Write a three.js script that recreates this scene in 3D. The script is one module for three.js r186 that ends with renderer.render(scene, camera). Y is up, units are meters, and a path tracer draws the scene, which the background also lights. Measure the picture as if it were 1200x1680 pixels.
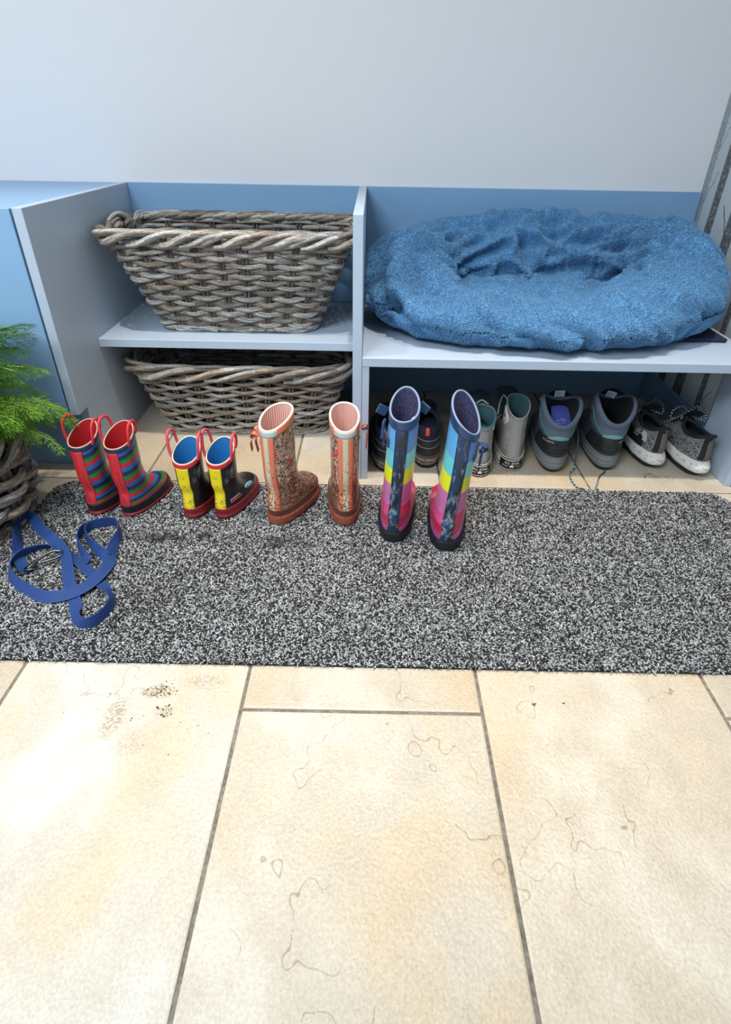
import * as THREE from 'three';
import { RoundedBoxGeometry } from 'three/addons/geometries/RoundedBoxGeometry.js';
import { mergeGeometries } from 'three/addons/utils/BufferGeometryUtils.js';
import { RectAreaLightUniformsLib } from 'three/addons/lights/RectAreaLightUniformsLib.js';
import { createNoise3D } from 'simplex-noise';

// ------------------------------------------------------------------ camera, light, exposure
const D2R = Math.PI / 180;
const scene = new THREE.Scene();
const camera = new THREE.PerspectiveCamera(2 * Math.atan(840 / 953.5) / D2R, 1200 / 1680, 0.02, 40);
camera.position.set(0, 0.8, 0);
camera.rotation.set(-33.894 * D2R, 0.165 * D2R, 1.009 * D2R, 'YXZ');
scene.add(camera);
const renderer = new THREE.WebGLRenderer({ antialias: true });
renderer.toneMapping = THREE.LinearToneMapping;
renderer.toneMappingExposure = 1.04;
renderer.shadowMap.enabled = true;
scene.background = new THREE.Color(0.55, 0.7, 0.9);
RectAreaLightUniformsLib.init();
const SKYLIGHT = { x: -1.1, z: 0.9, w: 1.2, d: 1.2, nits: 20, color: new THREE.Color(0.84, 0.93, 1.0) }, CEILING = 2.4;   // roof window in the ceiling, in front of the unit and to the left
const skylight = new THREE.RectAreaLight(SKYLIGHT.color, SKYLIGHT.nits, SKYLIGHT.w, SKYLIGHT.d);
skylight.name = 'roof_window_daylight';
skylight.position.set(SKYLIGHT.x, CEILING - 0.015, SKYLIGHT.z);
skylight.rotation.x = -Math.PI / 2;                    // faces down into the room
scene.add(skylight);
const DOWNLIGHTS = [[-0.66, -1.12], [0.06, -1.08], [0.74, -1.12]];    // x, z of the ceiling downlights
const DOWN_CANDELA = 8.6, DOWN_COLOR = new THREE.Color(1.0, 0.93, 0.83); 

// ------------------------------------------------------------------ helpers
function mulberry(a) { return () => { a = (a + 0x6d2b79f5) | 0; let t = Math.imul(a ^ (a >>> 15), 1 | a); t = (t + Math.imul(t ^ (t >>> 7), 61 | t)) ^ t; return ((t ^ (t >>> 14)) >>> 0) / 4294967296; }; }
const rnd = mulberry(71);
const rr = (a, b) => a + (b - a) * rnd();
const noise = createNoise3D(mulberry(5));
const clamp = THREE.MathUtils.clamp, lerp = THREE.MathUtils.lerp, smooth = THREE.MathUtils.smoothstep;
const fbm = (x, y, z, o = 4) => { let s = 0, a = 0.5, f = 1; for (let i = 0; i < o; i++) { s += a * noise(x * f, y * f, z * f + i * 7.3); a *= 0.5; f *= 2.03; } return s; };
const V = (x, y, z) => new THREE.Vector3(x, y, z);
const used = {};
function numbered(n) { used[n] = (used[n] ?? -1) + 1; return used[n] ? n + '_' + String(used[n]).padStart(3, '0') : n; }
function shade(o) { o.castShadow = true; o.receiveShadow = true; return o; }
function part(name, geometry, material, parent) { const m = shade(new THREE.Mesh(geometry, material)); m.name = parent === scene ? numbered(name) : name; parent.add(m); return m; }
function childName(o, name) { let k = 0; for (const c of o.children) if (c.name === name || c.name.startsWith(name + '_')) k++; return k ? name + '_' + String(k).padStart(3, '0') : name; }
function add(name, geometry, material, parent) { return part(childName(parent, name), geometry, material, parent); }
function thing(name, label, category, pos = [0, 0, 0], turn = 0, group) {
  const g = new THREE.Group(); g.name = numbered(name); g.position.set(...pos); g.rotation.y = turn; g.userData = { label, category };
  if (group) g.userData.group = group;
  scene.add(g); return g;
}
function struct(name, geometry, material) { const m = shade(new THREE.Mesh(geometry, material)); m.name = name; m.userData.kind = 'structure'; scene.add(m); return m; }
function box(x0, x1, y0, y1, z0, z1, r = 0.0015) {
  const g = new RoundedBoxGeometry(x1 - x0, y1 - y0, z1 - z0, 2, Math.min(r, (x1 - x0) / 3, (y1 - y0) / 3, (z1 - z0) / 3));
  g.translate((x0 + x1) / 2, (y0 + y1) / 2, (z0 + z1) / 2); boxUV(g); return g;
}
function boxUV(g, s = 1) {                             // uv in metres on the face's own plane
  const p = g.attributes.position, n = g.attributes.normal, uv = new Float32Array(p.count * 2);
  for (let i = 0; i < p.count; i++) {
    const ax = Math.abs(n.getX(i)), ay = Math.abs(n.getY(i)), az = Math.abs(n.getZ(i));
    const [a, b] = ax >= ay && ax >= az ? [p.getZ(i), p.getY(i)] : ay >= az ? [p.getX(i), p.getZ(i)] : [p.getX(i), p.getY(i)];
    uv[2 * i] = a * s; uv[2 * i + 1] = b * s;
  }
  g.setAttribute('uv', new THREE.BufferAttribute(uv, 2)); return g;
}
function dataTex(w, h, fn, srgb = true) {
  const d = new Uint8Array(w * h * 4);
  for (let y = 0; y < h; y++) for (let x = 0; x < w; x++) { const c = fn(x / w, y / h), i = (y * w + x) * 4; d[i] = clamp(c[0], 0, 255); d[i + 1] = clamp(c[1], 0, 255); d[i + 2] = clamp(c[2], 0, 255); d[i + 3] = 255; }
  const t = new THREE.DataTexture(d, w, h); t.wrapS = t.wrapT = THREE.RepeatWrapping; t.magFilter = t.minFilter = THREE.LinearFilter; if (srgb) t.colorSpace = THREE.SRGBColorSpace; t.needsUpdate = true; return t;
}
function canvasTex(w, h, draw, srgb = true) {
  const c = document.createElement('canvas'); c.width = w; c.height = h; const g = c.getContext('2d'); draw(g, w, h);
  const t = new THREE.CanvasTexture(c); t.wrapS = t.wrapT = THREE.RepeatWrapping; if (srgb) t.colorSpace = THREE.SRGBColorSpace; return t;
}
const std = (color, roughness = 0.6, o = {}) => new THREE.MeshStandardMaterial({ color, roughness, side: THREE.DoubleSide, ...o });
const phys = (color, roughness = 0.5, o = {}) => new THREE.MeshPhysicalMaterial({ color, roughness, side: THREE.DoubleSide, ...o });
function tubeGeo(pts, r, seg, radial = 6, closed = false, taper = null) {
  const curve = new THREE.CatmullRomCurve3(pts, closed), g = new THREE.TubeGeometry(curve, seg, r, radial, closed), p = g.attributes.position, uv = g.attributes.uv, L = curve.getLength();
  for (let i = 0; i <= seg; i++) {
    const c = curve.getPointAt(i / seg), k = taper ? taper(i / seg) : 1;
    for (let j = 0; j <= radial; j++) { const q = i * (radial + 1) + j; if (taper) p.setXYZ(q, c.x + (p.getX(q) - c.x) * k, c.y + (p.getY(q) - c.y) * k, c.z + (p.getZ(q) - c.z) * k); uv.setXY(q, i / seg * L, j / radial); }
  }
  if (taper) g.computeVertexNormals();
  if (closed) return g;
  const caps = [0, seg].map((i) => { const c = curve.getPointAt(i / seg), a = []; for (let j = 0; j < radial; j++) for (const q of [j, j + 1]) { a.push(p.getX(i * (radial + 1) + q), p.getY(i * (radial + 1) + q), p.getZ(i * (radial + 1) + q)); if (q === j + 1) a.push(c.x, c.y, c.z); } const b = new THREE.BufferGeometry(); b.setAttribute('position', new THREE.Float32BufferAttribute(a, 3)); b.setAttribute('uv', new THREE.Float32BufferAttribute(new Float32Array(a.length / 3 * 2), 2)); b.computeVertexNormals(); return b; });
  return mergeGeometries([g.toNonIndexed(), ...caps]);
}
function gridGeo(nu, nv, fn, uvf) {                    // (nu+1) x (nv+1) grid of fn(s, t)
  const P = [], U = [], I = [];
  for (let j = 0; j <= nv; j++) for (let i = 0; i <= nu; i++) { const p = fn(i / nu, j / nv, i, j); P.push(p.x, p.y, p.z); const q = uvf ? uvf(i / nu, j / nv) : [i / nu, j / nv]; U.push(...q); }
  for (let j = 0; j < nv; j++) for (let i = 0; i < nu; i++) { const a = j * (nu + 1) + i, b = a + 1, c = a + nu + 1, d = c + 1; I.push(a, b, d, a, d, c); }
  const g = new THREE.BufferGeometry(); g.setAttribute('position', new THREE.Float32BufferAttribute(P, 3)); g.setAttribute('uv', new THREE.Float32BufferAttribute(U, 2)); g.setIndex(I); g.computeVertexNormals(); return g;
}
function weldSeam(g, nu, nv) {                         // same normals on both sides of a closed grid's seam
  const n = g.attributes.normal;
  for (let j = 0; j <= nv; j++) { const a = j * (nu + 1), b = a + nu, v = V(n.getX(a) + n.getX(b), n.getY(a) + n.getY(b), n.getZ(a) + n.getZ(b)).normalize(); n.setXYZ(a, v.x, v.y, v.z); n.setXYZ(b, v.x, v.y, v.z); }
  return g;
}

// A footwear body as a skin over tilted rings. rows: [v, front z, front y, back z, back y, half width, exponent, front bias, side lift, sideways shift]
class Skin {
  constructor(rows) { this.rows = rows.map((r) => { const q = r.slice(); while (q.length < 11) q.push([2.2, 0, 0, 0, 0][q.length - 6]); return q; }); }
  row(v) {
    const R = this.rows, n = R.length; v = clamp(v, 0, 1);
    let i = 0; while (i < n - 2 && v > R[i + 1][0]) i++;
    const f = (v - R[i][0]) / (R[i + 1][0] - R[i][0]), a = R[Math.max(i - 1, 0)], b = R[i], c = R[i + 1], d = R[Math.min(i + 2, n - 1)], out = [];
    for (let k = 1; k < 11; k++) {
      const m0 = (c[k] - a[k]) / Math.max(c[0] - a[0], 1e-6) * (c[0] - b[0]), m1 = (d[k] - b[k]) / Math.max(d[0] - b[0], 1e-6) * (c[0] - b[0]);
      const f2 = f * f, f3 = f2 * f; out[k] = (2 * f3 - 3 * f2 + 1) * b[k] + (f3 - 2 * f2 + f) * m0 + (-2 * f3 + 3 * f2) * c[k] + (f3 - f2) * m1;
    }
    return out;
  }
  at(u, v) {
    const r = this.row(v), p = u * 2 * Math.PI, c = Math.cos(p), s = Math.sin(p), e = 2 / r[6];
    const a = -Math.sign(c) * Math.abs(c) ** e, l = Math.sign(s) * Math.abs(s) ** e;
    const z = (r[1] + r[3]) / 2 + (r[1] - r[3]) / 2 * a, y = (r[2] + r[4]) / 2 + (r[2] - r[4]) / 2 * a + r[8] * (1 - a * a) - r[10] * l;
    const lean = (this.lean ?? 0) * smooth(v, 0.25, 1);
    return V(lean - l * r[5] * (1 + r[7] * a) + r[9] * (0.3 + 0.7 * Math.max(0, a)), y, z);
  }
  pos(u, v, off = 0) {
    const p = this.at(u, v); if (!off) return p;
    const e = 0.004, v0 = Math.max(0, v - e), v1 = Math.min(1, v + e);
    const du = this.at(u + e, v).sub(this.at(u - e, v)), dv = this.at(u, v1).sub(this.at(u, v0));
    return p.addScaledVector(dv.cross(du).normalize(), -off * 1);
  }
  body(v0, v1, nu, nv, off = 0) { const g = gridGeo(nu, nv, (s, t) => this.pos(s, lerp(v0, v1, t), off), (s, t) => [s, lerp(v0, v1, t)]); return weldSeam(g, nu, nv); }
  cap(v, off = 0, nu = 40) { // lid across a ring
    const c = V(0, 0, 0), ring = []; for (let i = 0; i < nu; i++) { const p = this.pos(i / nu, v, off); ring.push(p); c.add(p); } c.divideScalar(nu);
    return gridGeo(nu, 3, (s, t, i) => ring[i % nu].clone().lerp(c, t));
  }
  // raised panel over fn(s, t) -> [u, v], its edges turned down
  panel(fn, ns, nt, off, closed = false) {
    const ds = closed ? 0 : 1, g = gridGeo(ns + 2 * ds, nt + 2, (S, T, i, j) => {
      const ii = clamp(i - ds, 0, ns), jj = clamp(j - 1, 0, nt), edge = j === 0 || j === nt + 2 || (!closed && (i === 0 || i === ns + 2));
      const [u, v] = fn(ii / ns, jj / nt); return this.pos(u, v, edge ? -0.0004 : off);
    }, (S, T) => [clamp((S * (ns + 2 * ds) - ds) / ns, 0, 1), clamp((T * (nt + 2) - 1) / nt, 0, 1)]);
    if (closed) weldSeam(g, ns, nt + 2); return g;
  }
  ringTube(v, r, off = 0, n = 48) { const pts = []; for (let i = 0; i < n; i++) pts.push(this.pos(i / n, v, off)); return tubeGeo(pts, r, n * 2, 8, true); }
}

// ------------------------------------------------------------------ room
const BACK = -1.985, RIGHT = 0.98, LEFT = -2.4, FRONT = 2.2;
const wallPaint = std('#e9e9ec', 0.85), ceilingPaint = std('#f0f0ee', 0.9), trimPaint = std('#7d9db8', 0.45), whiteTrim = std('#eceff2', 0.4);
// floor: grout bed with every tile a piece of its own
const tileHue = (x, y, seed) => {
  const big = fbm(x * 3.2 + seed, y * 2.4, 1.7, 3), mid = fbm(x * 11, y * 8 + seed, 4.1, 3), fine = noise(x * 170, y * 150, seed), gr = noise(x * 520, y * 520, 3.3);
  let r = 202, g = 192, b = 177; const o = 0.75 * smooth(big + 0.25 * mid, 0.0, 0.5), pale = 0.8 * smooth(-big + 0.3 * mid, 0.02, 0.5);
  r = lerp(r, 203, o); g = lerp(g, 182, o); b = lerp(b, 153, o); r = lerp(r, 210, pale); g = lerp(g, 203, pale); b = lerp(b, 192, pale);
  let k = 8 * fine + 9 * gr + 9 * mid;
  const ridge = Math.abs(fbm(x * 7 + 3.1, y * 6 - 2 + seed, 9.2, 3)), mask = noise(x * 4.3, y * 4.9, 12 + seed);
  if (mask > 0.25) k -= 46 * (1 - smooth(ridge, 0, 0.012));
  if (gr > 0.8 && noise(x * 90, y * 90, 6) > 0.4) k -= 45;
  return [r + k, g + k * 1.05, b + k * 1.1];
};
const tileTex = dataTex(1600, 1600, (u, v) => tileHue(u * 1.6, v * 1.6, 0));
const tileBump = dataTex(1024, 1024, (u, v) => { const x = u * 1.6, y = v * 1.6, a = 128 + 60 * fbm(x * 9, y * 7, 2.2, 4) + 38 * noise(x * 140, y * 140, 1) + 20 * noise(x * 300, y * 300, 2); const ridge = Math.abs(fbm(x * 7 + 3.1, y * 6 - 2, 9.2, 3)); const q = a - (noise(x * 4.3, y * 4.9, 12) > 0.25 ? 60 * (1 - smooth(ridge, 0, 0.016)) : 0); return [q, q, q]; }, false);
const tileMats = ['#ffffff', '#faf6f0', '#fff8ef', '#f4efe8'].map((c) => std(c, 0.42, { map: tileTex, bumpMap: tileBump, bumpScale: 0.0016, side: THREE.FrontSide }));
// the tile in the foreground with a smear of mud and grit in it
const MUD = { x0: -0.594, x1: -0.203, z0: -0.728, z1: -0.14 };
const mudTex = dataTex(1024, 1536, (u, v) => {
  const x = lerp(MUD.x0, MUD.x1, u), z = lerp(MUD.z0, MUD.z1, v), c = tileHue(u * 0.391 + 0.31, v * 0.588 + 0.7, 0);
  let d = 0; const spot = (cx, cz, rx, rz, a, f) => { const e = ((x - cx) / rx) ** 2 + ((z - cz) / rz) ** 2; d = Math.max(d, a * (1 - smooth(e, 0.1, 1)) * smooth(fbm(x * f, z * f * 1.3, cx * 50, 4), -0.22, 0.32)); };
  spot(-0.345, -0.638, 0.034, 0.016, 1.0, 160); spot(-0.40, -0.585, 0.022, 0.05, 0.42, 120); spot(-0.322, -0.598, 0.02, 0.014, 0.5, 260); spot(-0.27, -0.66, 0.05, 0.018, 0.25, 130); spot(-0.36, -0.54, 0.03, 0.03, 0.22, 190);
  return [lerp(c[0], 120, d), lerp(c[1], 96, d), lerp(c[2], 60, d)];
});
mudTex.wrapS = mudTex.wrapT = THREE.ClampToEdgeWrapping;
const mudBump = tileBump.clone(); mudBump.repeat.set(0.25, 0.37); mudBump.needsUpdate = true;
const mudMat = std('#ffffff', 0.42, { map: mudTex, bumpMap: mudBump, bumpScale: 0.0016, side: THREE.FrontSide });
function tileGeo(w, d, ou, ov, unit, lift) {           // slab with a soft worn arris
  const e = 0.0035, y = lift, q = 0.0022, xs = [0, e, w - e, w], zs = [0, e, d - e, d], P = [], U = [], I = [];
  for (let j = 0; j < 4; j++) for (let i = 0; i < 4; i++) { const inn = i % 3 && j % 3; P.push(xs[i], inn ? y : y - q, zs[j]); U.push(unit ? xs[i] / w : (xs[i] + ou) / 1.6, unit ? zs[j] / d : (zs[j] + ov) / 1.6); }
  for (let j = 0; j < 3; j++) for (let i = 0; i < 3; i++) { const a = j * 4 + i; I.push(a, a + 4, a + 5, a, a + 5, a + 1); }
  for (const [a, b] of [[0, 3], [15, 12], [12, 0], [3, 15]]) { const n = P.length / 3; for (const k of [a, b]) { P.push(P[k * 3], P[k * 3 + 1], P[k * 3 + 2], P[k * 3], -0.006, P[k * 3 + 2]); U.push(U[k * 2], U[k * 2 + 1], U[k * 2], U[k * 2 + 1]); } I.push(n, n + 2, n + 3, n, n + 3, n + 1); }
  const g = new THREE.BufferGeometry(); g.setAttribute('position', new THREE.Float32BufferAttribute(P, 3)); g.setAttribute('uv', new THREE.Float32BufferAttribute(U, 2)); g.setIndex(I); g.computeVertexNormals(); return g;
}
const groutTex = dataTex(256, 256, (u, v) => { const k = 24 * fbm(u * 12, v * 12, 3, 3) + 20 * noise(u * 70, v * 70, 1); return [124 + k, 116 + k, 104 + k]; });
groutTex.repeat.set(2, 2);
const floorMesh = struct('floor', box(LEFT, RIGHT, -0.12, -0.0035, BACK, FRONT, 0.001), std('#ffffff', 0.9, { map: groutTex }));
{
  const cols = [-2.183, -1.786, -1.389, -0.994, -0.597, -0.2, 0.196, 0.593, 0.99], J = 0.006;
  const seqs = [[-1.33, 0.594], [-1.5, 0.594], [-1.33, 0.594], [-1.331, 0.6], [-1.325, 0.594], null, [-1.321, 0.594], null];
  const rows5 = [-1.985, -1.72, -1.321, -0.964, -0.607, -0.013, 0.384, 0.978, 1.375, 1.972, 2.2], rows7 = [-1.985, -1.71, -1.315, -1.0, -0.608, -0.013, 0.581, 1.175, 1.77, 2.2];
  for (let c = -1; c < cols.length - 1; c++) {
    const x0 = c < 0 ? LEFT : cols[c] + J / 2, x1 = c < 0 ? cols[0] - J / 2 : Math.min(cols[c + 1] - J / 2, RIGHT - 0.001);
    let zs; if (c === 5) zs = rows5; else if (c === 7) zs = rows7; else { const [z, s] = seqs[Math.max(c, 0)]; zs = [BACK]; for (let q = z - s; q < FRONT; q += s) if (q > BACK + 0.02) zs.push(q); zs.push(FRONT); }
    for (let i = 0; i + 1 < zs.length; i++) {
      const z0 = zs[i] + J / 2, z1 = zs[i + 1] - J / 2, mud = c === 4 && Math.abs(z0 + 0.728) < 0.01, w = x1 - x0, d = z1 - z0;
      const t = add('floor_tile', tileGeo(w, d, rr(0, 1.19), rr(0, 0.99), mud, rr(-0.0006, 0.0004)), mud ? mudMat : tileMats[Math.floor(rr(0, 4))], floorMesh);
      t.position.set(x0, 0, z0);
    }
  }
}
struct('wall_back', box(LEFT - 0.12, RIGHT + 0.12, -0.12, CEILING + 0.12, BACK - 0.12, BACK, 0.001), wallPaint);
struct('wall_left', box(LEFT - 0.12, LEFT, -0.12, CEILING + 0.12, BACK - 0.12, FRONT + 0.12, 0.001), wallPaint);
struct('wall_front', box(LEFT - 0.12, RIGHT + 0.12, -0.12, CEILING + 0.12, FRONT, FRONT + 0.12, 0.001), std('#7f97ab', 0.8));
{ // ceiling round the roof window
  const { x, z, w, d } = SKYLIGHT, x0 = x - w / 2, x1 = x + w / 2, z0 = z - d / 2, z1 = z + d / 2, y0 = CEILING, y1 = CEILING + 0.12, X0 = LEFT - 0.12, X1 = RIGHT + 0.12, Z0 = BACK - 0.12, Z1 = FRONT + 0.12;
  struct('ceiling', mergeGeometries([box(X0, x0, y0, y1, Z0, Z1, 0.001), box(x1, X1, y0, y1, Z0, Z1, 0.001), box(x0, x1, y0, y1, Z0, z0, 0.001), box(x0, x1, y0, y1, z1, Z1, 0.001)]), ceilingPaint);
  const win = new THREE.Group(); win.name = 'window_1'; win.userData.kind = 'structure'; scene.add(win);
  part('window_frame', mergeGeometries([box(x0 - 0.03, x0 + 0.02, y0 - 0.012, y0 + 0.08, z0 - 0.03, z1 + 0.03), box(x1 - 0.02, x1 + 0.03, y0 - 0.012, y0 + 0.08, z0 - 0.03, z1 + 0.03), box(x0, x1, y0 - 0.012, y0 + 0.08, z0 - 0.03, z0 + 0.02), box(x0, x1, y0 - 0.012, y0 + 0.08, z1 - 0.02, z1 + 0.03)]), whiteTrim, win);
  part('window_pane', box(x0 + 0.01, x1 - 0.01, y0 + 0.03, y0 + 0.04, z0 + 0.01, z1 - 0.01, 0.001), std('#dfe9f2', 0.3, { emissive: SKYLIGHT.color, emissiveIntensity: 1.5 }), win);
}
// wallpaper of bare trunks on the right-hand wall
const trunkTex = canvasTex(1024, 1024, (g, w, h) => {
  g.fillStyle = '#b9c3c7'; g.fillRect(0, 0, w, h); const q = mulberry(9), r = (a, b) => a + (b - a) * q();
  for (let i = 0; i < 10; i++) {
    const x = (i + r(0.1, 0.8)) * w / 10, t = r(24, 58), dark = q() > 0.45;
    g.fillStyle = dark ? '#5c6062' : '#9aa2a5'; g.beginPath(); g.moveTo(x - t * 0.6, h); g.lineTo(x - t * 0.42, 0); g.lineTo(x + t * 0.42, 0); g.lineTo(x + t * 0.6, h); g.fill();
    g.strokeStyle = dark ? '#b9bfc2' : '#5a6063'; g.lineWidth = 1.4; for (let k = 0; k < 520; k++) { const y = r(0, h), a = x + r(-0.5, 0.5) * t; g.beginPath(); g.moveTo(a, y); g.lineTo(a + r(-5, 5), y + r(2, 7)); g.stroke(); }
    g.strokeStyle = '#4c5052'; for (let k = 0; k < 5; k++) { const y = r(40, h - 40), s = q() > 0.5 ? 1 : -1; let px = x + s * t * 0.4, py = y; g.lineWidth = r(1.5, 4); g.beginPath(); g.moveTo(px, py); for (let m = 0; m < 4; m++) { px += s * r(4, 14); py -= r(10, 24); g.lineTo(px, py); if (m > 1) { g.lineTo(px + s * 8, py - 9); g.moveTo(px, py); } } g.stroke(); }
  }
});
const paper = std('#ffffff', 0.8, { map: trunkTex });
struct('wall_right', box(RIGHT, RIGHT + 0.12, -0.12, CEILING + 0.12, BACK - 0.12, FRONT + 0.12, 0.001), paper);
struct('baseboard_right', mergeGeometries([box(0.962, RIGHT + 0.001, 0, 0.075, BACK, -1.526, 0.003), box(0.966, RIGHT + 0.001, 0.072, 0.098, BACK, -1.526, 0.006)]), trimPaint);
struct('baseboard_back', box(0.0, 0.962, 0, 0.09, BACK, BACK + 0.015, 0.003), trimPaint);
struct('trim_1', box(0.9785, 0.992, 0, 0.10, -1.343, -1.0, 0.003), whiteTrim);
// ceiling downlights
for (const [i, [x, z]] of DOWNLIGHTS.entries()) {
  const t = thing('ceiling_downlight', ['round white recessed downlight in the ceiling above the left cupboard', 'round white recessed downlight in the ceiling above the middle of the mat', 'round white recessed downlight in the ceiling nearest the wallpapered wall'][i], 'light', [x, CEILING - 0.012, z]);
  part('bezel', new THREE.LatheGeometry([[0.034, 0.012], [0.034, 0.003], [0.038, 0], [0.046, 0.001], [0.048, 0.012]].map((p) => new THREE.Vector2(...p)), 32), whiteTrim, t);
  part('lens', new THREE.CylinderGeometry(0.034, 0.034, 0.004, 32).translate(0, 0.009, 0), std('#ffffff', 0.4, { emissive: DOWN_COLOR, emissiveIntensity: 3 }), t);
  const s = new THREE.SpotLight(DOWN_COLOR, DOWN_CANDELA, 0, 28 * D2R, 0.9, 2); s.name = 'downlight_beam'; s.position.set(x, CEILING - 0.02, z); s.target.position.set(x, 0, z); s.castShadow = true; s.shadow.radius = 1.6; s.shadow.mapSize.set(2048, 2048);
  scene.add(s); scene.add(s.target);
}

// ------------------------------------------------------------------ fitted furniture
const paintBump = dataTex(256, 256, (u, v) => { const k = 128 + 40 * noise(u * 60, v * 60, 1) + 40 * noise(u * 21, v * 90, 2); return [k, k, k]; }, false); paintBump.repeat.set(4, 4);
const unitPaint = std('#b2c1d2', 0.42, { bumpMap: paintBump, bumpScale: 0.00012 }), doorPaint = std('#84abd0', 0.4, { bumpMap: paintBump, bumpScale: 0.00012 }), backPaint = doorPaint;
const FR = -1.349, TOP = 0.64;
{
  const u = thing('shelving_unit', 'pale blue grey open shelving unit holding baskets, dog bed and shoes', 'shelves');
  part('side_panel', mergeGeometries([box(-0.755, -0.733, 0.172, TOP, BACK + 0.002, FR), box(-0.755, -0.733, 0, 0.1725, BACK + 0.002, -1.40)]), unitPaint, u);
  part('side_panel_001', box(0.96, 0.978, 0, TOP, -1.525, FR, 0.002), unitPaint, u);
  part('divider', box(-0.041, -0.0185, 0, TOP, BACK + 0.002, FR, 0.002), unitPaint, u);
  part('support_panel', box(-0.018, -0.0005, 0, 0.3115, BACK + 0.1, FR - 0.001, 0.002), unitPaint, u);
  part('shelf', box(-0.7325, -0.0415, 0.283, 0.305, BACK + 0.002, -1.547, 0.0015), unitPaint, u);
  part('shelf_001', box(-0.018, 0.9595, 0.312, 0.334, BACK + 0.002, FR, 0.0015), unitPaint, u);
  part('back_panel', box(-0.733, -0.041, 0.3055, TOP, BACK + 0.001, BACK + 0.012), backPaint, u);
  part('back_panel_002', box(-0.733, -0.041, 0.0, 0.2825, BACK + 0.001, BACK + 0.012), backPaint, u);
  part('back_panel_001', box(-0.018, 0.978, 0.09, TOP, BACK + 0.001, BACK + 0.012), backPaint, u);
}
{
  const c = thing('cupboard', 'sky blue cupboard with a plain door and recessed plinth, behind the potted fern', 'cupboard');
  part('door', box(-1.36, -0.7595, 0.172, 0.639, FR - 0.022, FR + 0.001, 0.002), doorPaint, c);
  part('carcass', box(-1.36, -0.758, 0.165, 0.638, BACK + 0.002, FR - 0.026, 0.002), doorPaint, c);
  part('plinth', box(-1.36, -0.756, 0, 0.165, -1.42, -1.402, 0.001), doorPaint, c);
}

// ------------------------------------------------------------------ wicker
const rodTex = dataTex(512, 128, (u, v) => {            // grey willow: streaks along the rod, cracks and bark flecks
  const k = 168 + 58 * noise(u * 5, v * 9, 1) + 36 * noise(u * 22, v * 24, 2) + 24 * noise(u * 70, v * 60, 3), crack = noise(u * 9, v * 40, 8) > 0.72 ? -70 : 0, knot = noise(u * 30, v * 6, 14) > 0.82 ? -80 : 0;
  const w = 8 * noise(u * 4, v * 3, 6), q = clamp(k + crack + knot + 28, 30, 250); return [q + w, q, q - w];
});
rodTex.repeat.set(4, 1);
const rodBump = rodTex.clone(); rodBump.colorSpace = THREE.NoColorSpace; rodBump.needsUpdate = true;
const rodMats = ['#c9c1b8', '#d8d1c8', '#aea59b', '#bfae9b', '#9f958b', '#e2dcd4'].map((c) => std(c, 0.72, { map: rodTex, bumpMap: rodBump, bumpScale: 0.0007 }));
const stakeMat = std('#7f7468', 0.8, { map: rodTex });
const rodMat = () => rodMats[Math.floor(rr(0, 5.99))];
function roundRect(hx, hz, n) { return (a) => { const p = a * 2 * Math.PI, c = Math.cos(p), s = Math.sin(p), k = (Math.abs(c) ** n + Math.abs(s) ** n) ** (-1 / n); return [hx * c * k, hz * s * k]; }; }
function arcTable(f) { const N = 720, T = [0], P = []; let L = 0, p = f(0); P.push(p); for (let i = 1; i <= N; i++) { const q = f(i / N); L += Math.hypot(q[0] - p[0], q[1] - p[1]); T.push(L); P.push(q); p = q; } return { L, at(s) { s = ((s % 1) + 1) % 1 * L; let lo = 0, hi = N; while (hi - lo > 1) { const m = (lo + hi) >> 1; if (T[m] <= s) lo = m; else hi = m; } const k = (s - T[lo]) / (T[hi] - T[lo] || 1); return [lerp(P[lo][0], P[hi][0], k), lerp(P[lo][1], P[hi][1], k)]; } }; }
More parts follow.
